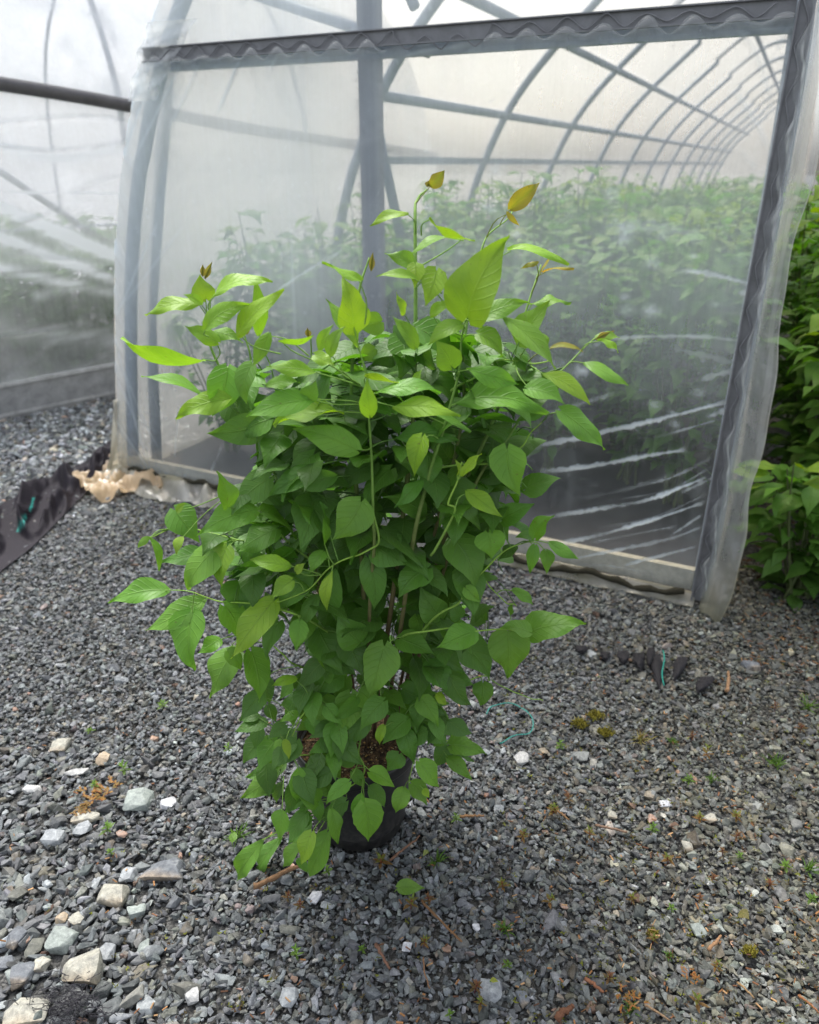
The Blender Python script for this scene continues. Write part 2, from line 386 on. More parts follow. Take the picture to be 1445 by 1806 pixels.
# ------------------------------------------------------------------ greenhouse with the clear end wall
PROF = smooth_line([(0, -.02), (.03, .2), (.08, .45), (.18, 1.0), (.29, 1.38), (.43, 1.72), (.60, 2.03), (.90, 2.36), (1.27, 2.70), (1.72, 3.10), (2.12, 3.38),
                    (2.5, 3.36), (2.80, 2.85), (2.915, 2.1), (2.93, 1.0), (2.93, .3), (2.93, -.02)], 90)
_d = np.concatenate([[0], np.cumsum(np.linalg.norm(np.diff(PROF, axis=0), axis=1))])
PROF = np.stack([np.interp(np.linspace(0, _d[-1], 90), _d, PROF[:, i]) for i in (0, 1)], 1)
for _ in range(14): PROF[1:-1] = .25*PROF[:-2]+.5*PROF[1:-1]+.25*PROF[2:]
LEFT = PROF[:int(np.argmax(PROF[:, 1]))]
LEN = 27.0
HOOPS = [0.03, 1.9, 4.2, 6.4, 8.6, 10.8, 13.0, 15.2, 17.4, 19.6, 21.8, 24.0, 26.2]
def sleft(z): return np.interp(z, LEFT[:, 1], LEFT[:, 0])
ghr = empty('greenhouse', GA)
tag(ghr, 'greenhouse tunnel with a clear plastic end wall behind the potted shrub', 'greenhouse')

def film_attrs(mb, haze, stain): mb.extra['haze'] = haze; mb.extra['stain'] = stain
def seg_dist(S, Zc, line):
    """distance of points to a polyline and the position along it (0..1)"""
    best = np.full(S.shape, 9.); par = np.zeros(S.shape); m = len(line)-1
    for i in range(m):
        (x0, y0), (x1, y1) = line[i], line[i+1]; dx, dy = x1-x0, y1-y0; L = dx*dx+dy*dy+1e-9
        t = np.clip(((S-x0)*dx+(Zc-y0)*dy)/L, 0, 1); d = np.hypot(S-x0-t*dx, Zc-y0-t*dy)
        b = d < best; best = np.where(b, d, best); par = np.where(b, (i+t)/m, par)
    return best, par

def build_panel():
    nu, nv = 640, 640
    zz = np.linspace(.05, 2.75, nv)
    S = np.empty((nu, nv)); Zc = np.empty((nu, nv))
    for j, z in enumerate(zz):
        S[:, j] = np.linspace(sleft(z), 2.915, nu); Zc[:, j] = z
    flat = np.stack([S.ravel()*1.0, Zc.ravel()*1.0, np.zeros(S.size)], 1)
    D = .006*vnoise(flat*1.7, 1).reshape(S.shape) + .003*vnoise(flat*5, 2).reshape(S.shape)
    hz = np.zeros(S.shape); st = np.zeros(S.shape)
    # taut folds at the lower right (photo lines), each a raised fold with its sky glint painted on as milky haze
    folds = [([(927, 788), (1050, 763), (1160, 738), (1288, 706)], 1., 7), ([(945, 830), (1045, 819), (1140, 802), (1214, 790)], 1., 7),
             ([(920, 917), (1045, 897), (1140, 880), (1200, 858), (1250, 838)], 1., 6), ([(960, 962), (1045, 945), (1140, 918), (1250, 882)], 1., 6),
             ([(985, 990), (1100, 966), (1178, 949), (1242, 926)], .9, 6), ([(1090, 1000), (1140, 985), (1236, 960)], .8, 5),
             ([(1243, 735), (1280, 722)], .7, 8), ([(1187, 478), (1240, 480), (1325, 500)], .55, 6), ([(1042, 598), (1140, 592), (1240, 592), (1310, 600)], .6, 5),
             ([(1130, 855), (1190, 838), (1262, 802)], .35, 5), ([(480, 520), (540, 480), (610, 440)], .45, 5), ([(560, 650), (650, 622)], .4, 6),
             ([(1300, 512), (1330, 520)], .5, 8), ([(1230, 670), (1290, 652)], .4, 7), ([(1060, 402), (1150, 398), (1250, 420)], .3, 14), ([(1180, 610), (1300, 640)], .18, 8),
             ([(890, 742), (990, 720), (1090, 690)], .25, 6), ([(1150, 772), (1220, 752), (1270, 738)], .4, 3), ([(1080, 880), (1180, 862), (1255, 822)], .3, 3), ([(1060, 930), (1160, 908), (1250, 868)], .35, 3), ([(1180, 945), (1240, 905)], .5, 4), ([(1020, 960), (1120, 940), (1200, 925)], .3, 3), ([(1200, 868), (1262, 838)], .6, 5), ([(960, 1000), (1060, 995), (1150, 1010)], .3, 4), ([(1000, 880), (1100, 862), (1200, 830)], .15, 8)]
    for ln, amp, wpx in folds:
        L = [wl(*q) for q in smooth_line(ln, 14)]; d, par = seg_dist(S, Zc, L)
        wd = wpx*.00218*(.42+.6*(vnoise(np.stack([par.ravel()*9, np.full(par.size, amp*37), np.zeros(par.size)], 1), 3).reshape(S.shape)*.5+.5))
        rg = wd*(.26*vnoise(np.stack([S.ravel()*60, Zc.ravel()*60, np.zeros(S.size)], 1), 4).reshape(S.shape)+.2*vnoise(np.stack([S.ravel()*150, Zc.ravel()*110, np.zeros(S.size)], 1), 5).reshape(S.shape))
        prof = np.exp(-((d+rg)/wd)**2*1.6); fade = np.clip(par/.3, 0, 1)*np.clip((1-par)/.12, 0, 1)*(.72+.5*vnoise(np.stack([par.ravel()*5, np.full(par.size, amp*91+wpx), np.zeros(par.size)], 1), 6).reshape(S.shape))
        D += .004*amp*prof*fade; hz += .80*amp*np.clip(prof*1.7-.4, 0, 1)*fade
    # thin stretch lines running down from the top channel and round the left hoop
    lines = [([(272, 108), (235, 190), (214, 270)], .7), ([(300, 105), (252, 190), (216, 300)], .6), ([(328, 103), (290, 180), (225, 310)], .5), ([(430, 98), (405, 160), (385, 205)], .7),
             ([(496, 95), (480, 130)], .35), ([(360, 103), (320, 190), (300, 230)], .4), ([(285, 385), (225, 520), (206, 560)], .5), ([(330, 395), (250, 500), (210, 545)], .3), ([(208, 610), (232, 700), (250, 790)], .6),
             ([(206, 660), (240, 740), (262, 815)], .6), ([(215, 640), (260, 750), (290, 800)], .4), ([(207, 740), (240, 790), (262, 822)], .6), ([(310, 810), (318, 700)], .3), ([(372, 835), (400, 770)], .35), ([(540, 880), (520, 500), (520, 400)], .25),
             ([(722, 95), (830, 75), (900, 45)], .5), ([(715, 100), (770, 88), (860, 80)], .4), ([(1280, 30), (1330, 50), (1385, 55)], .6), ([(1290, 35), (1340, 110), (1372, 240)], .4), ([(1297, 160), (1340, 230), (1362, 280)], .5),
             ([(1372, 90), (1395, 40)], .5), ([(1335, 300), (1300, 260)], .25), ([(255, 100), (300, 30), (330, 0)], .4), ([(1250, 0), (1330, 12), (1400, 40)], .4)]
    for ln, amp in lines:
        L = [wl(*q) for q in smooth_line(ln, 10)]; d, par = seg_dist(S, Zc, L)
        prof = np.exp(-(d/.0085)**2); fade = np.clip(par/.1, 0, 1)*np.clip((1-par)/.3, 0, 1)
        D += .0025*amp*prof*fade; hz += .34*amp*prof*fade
    # gathered film below the scalloped wire in the top channel, and creased film on the hoop
    dz = 1.87-Zc; gat = np.exp(-np.clip(dz, 0, 9)/.07)*(dz > -.01)
    D += .004*gat*np.sin(S*2*math.pi/.115)
    eh = np.exp(-(S-np.array([sleft(z) for z in zz])[None, :])/.05)
    cr = vnoise(np.stack([S.ravel()*8, Zc.ravel()*22+S.ravel()*30, np.zeros(S.size)], 1), 8).reshape(S.shape)
    D += .005*eh*cr; hz += eh*(.06+.25*np.clip(cr, 0, 1))
    rgt = np.exp(-(2.9-S)/.06); cr2 = vnoise(np.stack([S.ravel()*5, Zc.ravel()*26, np.zeros(S.size)], 1), 9).reshape(S.shape)
    D += .004*rgt*cr2; hz += rgt*(.05+.2*np.clip(cr2-.1, 0, 1))
    # dirtier, milkier film on the left half and up high; clearer to the right
    hz += .20*np.clip((1.62-S)/.35, 0, 1)*(.4+.6*np.clip((Zc-.25)/.8, 0, 1)) + .12*np.clip((.75-S)/.5, 0, 1) + .28*np.clip((Zc-.62)/.5, 0, 1) - .05*np.clip((S-1.7)/.6, 0, 1)*np.clip((Zc-1.3)/.3, 0, 1)
    for _ in range(46):                                   # dried splashes on the right half
        cs, cz, rr_ = RNG.uniform(1.75, 2.8), RNG.uniform(.62, 1.5), RNG.uniform(.006, .022)*(1+RNG.uniform()**6)
        hz += RNG.uniform(.15, .45)*np.exp(-(((S-cs)/(rr_*1.5))**2+((Zc-cz)/rr_)**2)**1.5)*(.6+.4*vnoise(flat*90, 71).reshape(S.shape))
    hz += .10*np.exp(-np.abs(S-1.2)/.25)*np.clip(Zc/1.5, 0, 1)
    # moisture arcs right under the hoop on the far right
    stz = np.exp(-Zc/.05)*.7 + .5*np.exp(-np.hypot(S-.05, Zc-.1)/.1); st += np.clip(stz, 0, .85); hz += .3*np.exp(-Zc/.06)
    V = GA[None, None] + GU*S[..., None] + GZ*Zc[..., None] - GN*(D+.012)[..., None]
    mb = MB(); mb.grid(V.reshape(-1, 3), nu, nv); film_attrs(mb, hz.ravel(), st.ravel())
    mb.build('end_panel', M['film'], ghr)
build_panel()

def build_shell():
    ks = np.linspace(-.012, LEN, 60); nu, nv = len(ks), len(PROF)
    V = []; hz = []; st = []
    for k in ks:
        for s_, z in PROF:
            bul = .012*math.sin(k*3.1+z*2)+.01*math.sin(k*7.3-z*5)
            sd_ = -1 if s_ < 1.5 else 1
            V.append(gh(s_+sd_*bul*min(1, k*2), z, k)); hz.append(.14 if z < 1.45 else -.04+.05*math.sin(k*2)); st.append(.3*math.exp(-max(z, 0)/.12))
    mb = MB(); mb.grid(V, nu, nv); film_attrs(mb, hz, st); mb.build('roof_film', M['film_roof'], ghr)
    mb = MB(); nv = 40   # far end wall
    V = [gh(s_, z*q, LEN) for s_, z in PROF for q in np.linspace(0, 1, 6)]
    mb.grid(V, len(PROF), 6); film_attrs(mb, [.25]*len(V), [0]*len(V)); mb.build('far_panel', M['film_roof'], ghr)
    for k in HOOPS:
        h = MB(); h.tube([gh(s_+(.035 if s_ < 1.5 else -.035), z-.02*(z > 1.5), k+.03) for s_, z in PROF], .031, (.4,)*3, 8); h.build('hoop', M['galv'], ghr, True)
    for s_, z in ((1.02, 2.38), (.56, 1.88), (1.95, 3.2), (2.78, 2.7)):
        h = MB(); h.tube([gh(s_, z, 1.95 if z < 2.3 else .05), gh(s_, z, LEN)], .032, (.4,)*3, 8); h.build('purlin', M['galv'], ghr)
    h = MB(); h.box(gh(.40, 1.50, 2.0), GU*.02, GN*(LEN-2.1), GZ*.05); h.build('side_rail', M['galv'], ghr, False)
    for a, b in ((wl(300, 60, .25), wl(265, 560, .25)),):
        h = MB(); h.tube([gh(*a, .25), gh(*b, .25), gh(b[0]-.1, 0, .25)], .03, (.4,)*3, 8); h.build('brace', M['galv'], ghr)
    for a, b in (((1.24, 2.0), (1.36, 1.2)), ((.68, 2.17), (1.50, 1.915)), ((1.5, 2.05), (1.1, 2.7))):
        h = MB(); h.tube([gh(*a, .45), gh(*b, .6)], .022, (.4,)*3, 8); h.build('brace', M['galv'], ghr)
build_shell()

def build_frame():
    # top channel with scalloped film and wiggle wire
    s0, s1 = .56, 2.87; zt = 1.885
    h = MB(); a = gh(s0, zt-.020, -.034); h.box(a, GU*(s1-s0), -GN*.004, GZ*.042)
    h.box(gh(s0, zt+.022, -.034), GU*(s1-s0), -GN*.016, GZ*.004); h.box(gh(s0, zt-.024, -.034), GU*(s1-s0), -GN*.016, GZ*.004)
    ch = h.build('top_channel', M['dark'], ghr, False)
    h = MB(); h.box(gh(s0, zt-.05, .012), GU*(s1-s0), GN*.04, GZ*.075); h.build('top_rail', M['galv'], ghr, False)
    def wave(sa, sb, per, amp, lift, zc):
        n = int((sb-sa)/per*14); out = []
        for i in range(n+1):
            q = i/n; s_ = sa+(sb-sa)*q; ph = ((s_-sa)/per) % 1
            tri = 2*abs(2*(ph-.5))-1; tri = math.copysign(abs(tri)**.8, tri)*(.82+.25*math.sin(s_*9.1+math.sin(s_*23)))
            out.append((s_, zc+amp*tri))
        return out
    h = MB(); h.tube([gh(s_, z if not 1.66 < s_ < 2.0 else zt-.022+(z-zt)*1.45, -.047) for s_, z in wave(s0+.03, s1-.05, .118, .020, 0, zt)], .0022, (.1,)*3, 5); h.build('wiggle_wire', M['dark'], ghr)
    # scalloped film edges tucked under the wire, left and right of the open stretch
    for sa, sb in ((s0+.02, 1.63), (1.98, s1)):
        V = []; hz = []; n = int((sb-sa)/.118*16)
        for i in range(n+1):
            s_ = sa+(sb-sa)*i/n; ph = ((s_-sa)/.118+.10*math.sin(s_*6.3)) % 1; top = zt-.018+(.014+.006*math.sin(s_*5.7)+.004*math.sin(s_*13))*math.sin(ph*2*math.pi)+.003*math.sin(s_*31)
            for q in range(6):
                z = top-(top-(zt-.045))*q/5; V.append(gh(s_, z, -.046-.010*math.sin(q/5*math.pi)*(1+.6*math.sin(ph*2*math.pi)))); hz.append(.30*(q < 1)+.05-.25*q/5)
        mb = MB(); mb.grid(V, n+1, 6); film_attrs(mb, hz, [0.12]*len(V)); mb.build('film_edge', M['film_thick'], ghr)
    V = []; hz = []; n, m = 30, 26                          # film pulled over the left end of the channel
    for i in range(n):
        for j in range(m):
            a, b_ = i/(n-1), j/(m-1); z = 1.99-.26*b_; s_ = sleft(z)+.015+(.24-.10*b_)*a
            V.append(gh(s_, z, -.05-.012*math.sin(a*9-b_*14)*(1-a)*.6-.006*math.sin(b_*20+a*5))); hz.append(.12+.3*max(0, math.sin(a*11-b_*15))**3-.35*max(0, a-.6))
    mb = MB(); mb.grid(V, n, m); film_attrs(mb, hz, [0.]*len(V)); mb.build('film_edge', M['film_thick'], ghr)
    # centre post, right post, base boards
    h = MB(); h.box(gh(1.485, .02, .015), GU*.078, GN*.04, GZ*2.9); h.build('centre_post', M['post'], ghr, False)
    h = MB()
    for i in range(150):                                 # frayed brown fibres along the post's left edge
        z = .3+1.5*i/150+random.uniform(-.01, .01); a = gh(1.486, z, .012); h.tube([a, a-GU*random.uniform(.004, .018)+GZ*random.uniform(-.012, .012)], .0009, (.08, .06, .04), 3, cap=False)
    tag(h.build('frayed_fibres', M['wood'], ghr), kind='stuff')
    h = MB(); h.box(gh(2.880, .02, .012), GU*.034, GN*.05, GZ*2.35); h.build('corner_post', M['galv'], ghr, False)
    h = MB(); h.box(gh(2.878, .03, -.034), GU*.036, -GN*.004, GZ*2.3); h.box(gh(2.873, .03, -.034), GU*.005, -GN*.016, GZ*2.3); h.box(gh(2.914, .03, -.034), GU*.004, -GN*.016, GZ*2.3)
    h.build('side_channel', M['dark'], ghr, False)
    h = MB(); pts = []
    for i in range(int(2.2/.115*12)):
        z = .06+i*.115/12; ph = (z/.115) % 1; tri = 2*abs(2*(ph-.5))-1; pts.append(gh(2.896+.013*tri*(.75+.3*math.sin(z*7.7)), z+.01*math.sin(z*11), -.047))
    h.tube(pts, .0024, (.1,)*3, 5); h.build('wiggle_wire', M['dark'], ghr)
    V = []; hz = []; n = 420
    for i in range(n+1):
        z = .05+2.25*i/n; e = 2.901+.008*math.sin(z*2*math.pi/.23+.8*math.sin(z*5))+.005*math.sin(z*2*math.pi/.115+1)
        for q in range(7):
            s_ = e+(2.935-e)*q/6; V.append(gh(s_, z+.01*math.sin(q), -.05-.014*math.sin(q/6*math.pi)*(1+.7*math.sin(z*2*math.pi/.23+q)))); hz.append(-.14+.75*max(0, math.sin(z*27+q*1.3+2*math.sin(z*4)))**3*math.sin(q/6*math.pi))  # fold glints are painted in as whiter haze
    mb = MB(); mb.grid(V, n+1, 7); film_attrs(mb, hz, [.08]*len(V)); mb.build('film_edge', M['film_thick'], ghr)
    h = MB(); h.box(gh(.06, .035, .02), GU*(GW-.12), GN*.03, GZ*.085, (.36, .34, .27)); h.build('base_board', M['paleboard'], ghr, False)
    h = MB(); n = 90
    pts = [gh(.1+(GW-.18)*i/n, (.072 if i < 36 else .045)+.012*math.sin(i*.5)+.006*math.sin(i*1.7), -.044 if i > 38 else -.026) for i in range(n+1)]
    h.tube(pts, [.009+.006*math.sin(i*.9)**2 for i in range(n+1)], (.03, .028, .018), 6); h.build('gap_shade_strip', M['wood'], ghr)  # dark tube added as the shade in the gap below the board
    # flap hanging outside the right channel
    edge = smooth_line([(2.985, -.015), (3.005, .12), (3.012, .3), (3.008, .49), (3.014, .69), (2.998, .9), (2.985, 1.2), (2.995, 1.54), (3.0, 2.0), (3.0, 2.4)], 120)
    V = []; hz = []; st = []; m = 16
    for i, (es, z) in enumerate(edge):
        wob = .012*math.sin(z*9)+.006*math.sin(z*23); s_in = 2.92
        if z < .22: s_in = 2.92-.015*(1-z/.22)
        for q in range(m):
            a = q/(m-1); s_ = s_in+(es+wob*.5-s_in)*a
            dep = -.046-.010*math.sin(a*math.pi)*(.6+.4*math.sin(z*6))+.012*math.sin(a*5+z*3)*a+.008*math.sin(z*31+a*5)
            if z < .3: dep -= .07*(1-z/.3)*math.sin(a*math.pi*.8)
            zz = z+.035*math.sin(a*3)*(max(0, .25-z)*4)
            V.append(gh(s_, zz, dep)); hz.append(.02+.12*(math.sin(a*7+z*3) > .75)+.45*(a > .96)+.3*max(0, 1-z/.25)); st.append(min(.75, .45*(a > .96)+.6*max(0, 1-z/.3)+.15*max(0, 1-z/.9)))
    mb = MB(); mb.grid(V, len(edge), m); film_attrs(mb, hz, st); mb.build('flap', M['film_thick'], ghr)
    # skirt along the ground: rolled film edge on the right, sheet spread on the gravel on the left
    n = 160; V = []; hz = []; st = []; m = 12
    for i in range(n+1):
        q = i/n; s_ = -.02+(GW-.02)*q; wr = vnoise(np.array([[s_*9, 3.3, 0], [s_*23, 1.3, 0]]), 12)
        out = (.10+.05*wr[0])*max(0, 1-(s_)/1.15)**.7+.045+.012*wr[1]
        for r in range(m):
            a = r/(m-1); z = (.065 if s_ < 1.2 else .05)*(1-a)**1.3+.013+.02*math.sin(a*math.pi)*wr[1]*(1-a*.4)+.03*math.sin(a*math.pi)*wr[0]
            if s_ > 1.3: z = .034+.022*math.cos(a*math.pi)+.006*wr[0]
            V.append(gh(s_, max(z+.020*math.sin(s_*38+3*math.sin(s_*9)-a*5)*math.sin(a*2.6+.4)*(s_ < 1.3)+.014*wr[1]*a, .008), -.018-out*a)); hz.append(-.30+.3*abs(wr[1])+.42*max(0, math.sin(s_*38+3*math.sin(s_*9)-a*5+.7))**3*(s_ < 1.3)); st.append(min(1., .14+.5*max(0, wr[0])+.25*(a < .2)+(.4 if s_ > 1.3 else 0)))
    mb = MB(); mb.grid(V, n+1, m); film_attrs(mb, hz, st); mb.build('skirt', M['film_skirt'], ghr)
    # crumpled corner of film spread on the gravel at the left
    outl_a = [(205, 828), (165, 838), (124, 848)]; outl_b = [(252, 862), (215, 880), (168, 888)]
    V = []; hz = []; st = []; n, m = 26, 22
    A_ = smooth_line([(224, 818), (196, 826), (158, 842), (116, 846)], n); B_ = smooth_line([(300, 878), (258, 868), (222, 882), (168, 894)], n)
    for i in range(n):
        a = G(*A_[i]); b = G(*B_[i])
        for j in range(m):
            t_ = j/(m-1); p_ = a+(b-a)*t_; wv = vnoise(np.array([[p_[0]*7, p_[1]*9, 0], [p_[0]*19, p_[1]*15, 5]]), 21)
            z = .03+.05*(1-2*abs(wv[0]))*.6+.038*(1-2.6*abs(wv[1]))+.05*max(0, 1-i/7)*(1-t_)
            V.append(p_+GZ*max(z, .012)); hz.append(-.04+.2*wv[0]); st.append(.05+.5*max(0, wv[1]))
    mb = MB(); mb.grid(V, n, m); film_attrs(mb, hz, st); mb.build('skirt', mat_film('aged_film', .84, (.74, .56, .36), .4, .5, .2), ghr)
    # film bunched round the foot of the left hoop
    V = []; hz = []; st = []; n, m = 40, 18
    for i in range(n):
        z = .42*(1-i/(n-1))+.01; fl_ = (1-z/.43)**2
        for j in range(m):
            a = j/(m-1); ang = -1.9+2.7*a; rr = .04+.045*fl_+.012*math.sin(a*19+z*25)*(1-.3*fl_)
            c_ = gh(sleft(z)+.03, z, .03); V.append(c_+GU*(-math.cos(ang)*rr)+GN*(-math.sin(ang+1.4)*rr*.9)); hz.append(.0+.15*math.sin(a*19+z*25)); st.append(.2+.55*fl_)
    mb = MB(); mb.grid(V, n, m); film_attrs(mb, hz, st); mb.build('bunched_film', M['film_skirt'], ghr)
build_frame()

# ------------------------------------------------------------------ second greenhouse on the left
def build_second():
    q0 = G(0, 745); d2 = nrm(G(200, 702)-q0); nn = np.array([-d2[1], d2[0], 0.])   # nn points into it
    root = empty('greenhouse', q0); tag(root, 'second plastic greenhouse at the left with a grey base board and roll-up side', 'greenhouse')
    def W2(x, y, k=0.):
        r = ray(x, y); t = ((q0-CC)@nn+k)/(r@nn); X = CC+r*t; return float((X-q0)@d2), float(X[2])
    def B2(a, z, k=0.): return q0+d2*a+GZ*z+nn*k
    hb = W2(0, 684)[1]; a0, a1 = -3., 4.2
    h = MB(); h.box(B2(a0, 0.005, 0), d2*(a1-a0), nn*.035, GZ*hb); bo = h.build('base_board', M['board'], root, False)
    h = MB(); h.box(B2(a0, hb+.002, -.012), d2*(a1-a0), nn*.05, GZ*.02); h.box(B2(a0, .03, -.006), d2*(a1-a0), nn*.004, GZ*.02); h.build('board_cap', M['alu'], root, False)
    l0, l1 = W2(0, 152, .08), W2(205, 186, .08); sl = (l1[1]-l0[1])/(l1[0]-l0[0]); zp = lambda a: l0[1]+sl*(a-l0[0])*(1 if a > -1 else .6)
    n, m = 150, 120; V = []; hz = []; st = []
    for i in range(n):
        a = a0+(a1-a0)*i/(n-1); top = zp(a)
        for j in range(m):
            t_ = j/(m-1); z = hb+.012+(top-hb-.012)*t_
            fold = abs((vnoise(np.array([[a*.9+t_*2.6, t_*9-a*1.1, 0]]), 31)[0])); ridge = max(0, 1-fold*9)
            k = .03+.05*t_-.07*math.sin(t_*math.pi)+.03*vnoise(np.array([[a*1.2, t_*4, 2]]), 32)[0]-.02*ridge
            V.append(B2(a, z, k)); hz.append(-.08+.12*ridge+.22*max(0, .16-t_)/.16*.8+.5*max(0, t_-.35)+.12*(t_ > .4)); st.append(0)
    X_ = np.array(V)-q0; Sa, Za, hz = X_@d2, X_[:, 2], np.array(hz)
    for ln, amp, wd in (([(-150, 300), (0, 368), (95, 408), (200, 452)], .55, .035), ([(-120, 380), (0, 420), (100, 458), (195, 492)], .45, .03), ([(-100, 440), (20, 478), (130, 500)], .3, .03), ([(0, 338), (200, 341)], .25, .008),
            ([(-60, 560), (60, 590), (200, 596)], .25, .05), ([(0, 262), (110, 280), (205, 262)], .2, .03), ([(60, 520), (140, 505), (200, 520)], .2, .03)):
        L = [W2(*q, .05) for q in smooth_line(ln, 8)]; d, par = seg_dist(Sa, Za, L); hz = hz+2.0*amp*np.exp(-(d/wd)**2)*(.8+.5*vnoise(np.stack([Sa*6, Za*40, Sa*0], 1), 35))  # extra haze along these folds paints the sheen and glints they catch
    mb = MB(); mb.grid(V, n, m); film_attrs(mb, hz, st); mb.build('side_film', M['film_far'], root)
    h = MB(); pts = [B2(a, zp(a)+.012*math.sin(a*2.), .05) for a in np.linspace(a0, a1, 30)]; h.tube(pts, .04, (.1,)*3, 10); h.build('roll_bar', M['pipe_dark'], root)
    prof = smooth_line([(.08, 0), (.2, .42), (.42, .85), (.85, 1.3), (1.6, 1.75), (2.6, 1.95), (3.6, 1.75), (4.6, .9), (4.9, -.6), (4.9, -1.9)], 40)
    V = []; hz = []
    for i in range(n):
        a = a0+(a1-a0)*i/(n-1)
        for k, z in prof:
            wv = vnoise(np.array([[a*1.1+z*2, z*5-a, 3]]), 34)[0]; V.append(B2(a, max(0, zp(a)+z+.02+.015*wv), k)); hz.append(.24+.25*max(0, 1-abs(wv)*8))
    mb = MB(); mb.grid(V, n, len(prof)); film_attrs(mb, hz, [0]*len(V)); mb.build('roof_film', M['film_far'], root)
    for a in (-1.9, -.35, 1.2, 2.75):
        h = MB(); h.tube([B2(a, 0, .12), B2(a, zp(a)-.02, .14)]+[B2(a, max(0, zp(a)+z-.03), k+.03) for k, z in prof[1:]], .02, (.4,)*3, 8); h.build('hoop', M['galv'], root)
    for k, z in ((.62, 1.03), (2.0, 1.86)):
        h = MB(); h.tube([B2(a, zp(a)+z, k) for a in np.linspace(a0, a1, 12)], .03, (.4,)*3, 8); h.build('purlin', M['galv'], root)
    h = MB(); h.tube([B2(-.1, zp(0)-.1, .3), B2(1.5, .9, 1.2)], .025, (.4,)*3, 8); h.build('brace', M['galv'], root)
    h = MB(); h.box(B2(a0, 1.12, .16), d2*(a1-a0), nn*.02, GZ*.012); h.build('side_rail', M['galv'], root, False)
    h = MB(); h.add([B2(a0, -.003, .03), B2(a1, -.003, .03), B2(a1, -.003, 4.9), B2(a0, -.003, 4.9)], [(0, 1, 2, 3)], (.06,)*3)
    tag(h.build('greenhouse_floor', M['fabric'], None, False), 'dark ground cloth on the floor of the left greenhouse', 'floor', kind='structure')
    return B2
B2 = build_second()

# ------------------------------------------------------------------ leaves
WT = np.array([0, .03, .08, .16, .26, .36, .48, .6, .72, .82, .91, 1.]); WWo = np.array([.12, .50, .80, .98, 1., .93, .78, .58, .37, .21, .095, 0])
WWl = np.array([.04, .10, .25, .52, .82, .98, 1., .88, .62, .38, .16, 0])
def add_leaf(mb, base, tip, width, N, col, arch=.10, fold=.22, lance=0., nl=11, na=5, seed=0, curl=.05, edge=None):
    base = np.asarray(base, float); tip = np.asarray(tip, float); L = np.linalg.norm(tip-base)
    rs = np.random.default_rng(seed)
    T0 = (tip-base)/L; N = nrm(np.asarray(N)-(np.asarray(N)@T0)*T0)
    ctrl = (base+tip)/2+N*arch*L*2+np.cross(N, T0)*L*rs.uniform(-.14, .14)
    ts = np.linspace(0, 1, nl)**1.05; js = np.linspace(-1, 1, na)
    wv1, wv2, ph = rs.uniform(.015, .07), rs.uniform(.6, 1.4), rs.uniform(0, 6)
    sk = rs.uniform(-.07, .07); lance = float(np.clip(lance+rs.uniform(-.05, .30), 0, 1))
    V = []; UV = []; Cc = []; col = np.asarray(col, float)
    for t in ts:
        Pm = (1-t)**2*base+2*t*(1-t)*ctrl+t*t*tip
        Tm = nrm(2*(1-t)*(ctrl-base)+2*t*(tip-ctrl)); Nm = nrm(N-(N@Tm)*Tm); Lt = np.cross(Nm, Tm)
        wv = np.interp(t, WT, WWo)*(1-lance)+np.interp(t, WT, WWl)*lance
        hw = wv*width/2*(1+rs.uniform(-.035, .035))
        for j in js:
            aj = abs(j); back = -.13*L*(1-lance)*(aj**1.5)*max(0, 1-t*5)          # heart-shaped lobes reach behind the base
            off = Lt*(j*hw*(1-fold*fold*.35))+Tm*(back+sk*L*j*wv*.3)+Nm*(fold*hw*aj*.85-curl*L*aj*aj*wv*.6+wv1*L*aj*aj*math.sin(t*8*wv2+ph+(1.3 if j > 0 else 0)))
            V.append(Pm+off); UV.append((j, t))
            Cc.append(col if edge is None else col*(1-aj*.6*1)+np.asarray(edge)*(aj*.6))
    mb.add(V, [(i*na+j, i*na+j+1, (i+1)*na+j+1, (i+1)*na+j) for i in range(nl-1) for j in range(na-1)], np.array(Cc), UV, 0)
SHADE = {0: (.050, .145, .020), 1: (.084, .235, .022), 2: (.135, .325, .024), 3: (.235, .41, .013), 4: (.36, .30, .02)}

# ------------------------------------------------------------------ the potted shrub
POT = np.array([-.125, 1.41, 0.]); POTH = .272
pot_root = empty('potted_shrub', POT)
tag(pot_root, 'bushy green lilac shrub in a black plastic pot standing on gravel', 'potted shrub')
def lathe(prof, c, n=64):
    V = []; Fc = []
    for r, z in prof:
        for j in range(n):
            q = 2*math.pi*j/n; V.append((c[0]+r*math.cos(q), c[1]+r*math.sin(q), c[2]+z))
    for i in range(len(prof)-1):
        for j in range(n): Fc.append((i*n+j, i*n+(j+1) % n, (i+1)*n+(j+1) % n, (i+1)*n+j))
    return V, Fc
h = MB(); V, Fc = lathe([(0, .004), (.100, .004), (.108, .012), (.1105, .030), (.1145, .031), (.117, .06), (.127, .15), (.138, .235), (.1385, .245), (.137, .247), (.124, .12), (.115, .04)], POT); h.add(V, Fc, (.02,)*3)
po = h.build('pot', M['pot'], pot_root)
h = MB(); V, Fc = lathe([(.1395, .236), (.1445, .238), (.1470, .244), (.1485, .266), (.1480, .2715), (.1450, .272), (.1415, .270), (.1375, .250)], POT); h.add(V, Fc, (.02,)*3)
ri = h.build('rim', M['pot'], pot_root); ri.parent = po; ri.location = (0, 0, 0)
h = MB(); n = 36; V = [POT+np.array([0, 0, .240])]; Fc = []; nr = 12
for i in range(1, nr+1):
    for j in range(n):
        q = 2*math.pi*j/n; r = .139*i/nr; V.append(POT+np.array([r*math.cos(q), r*math.sin(q), .236+.006*vnoise(np.array([[r*60*math.cos(q), r*60*math.sin(q), 0]]), 5)[0]]))
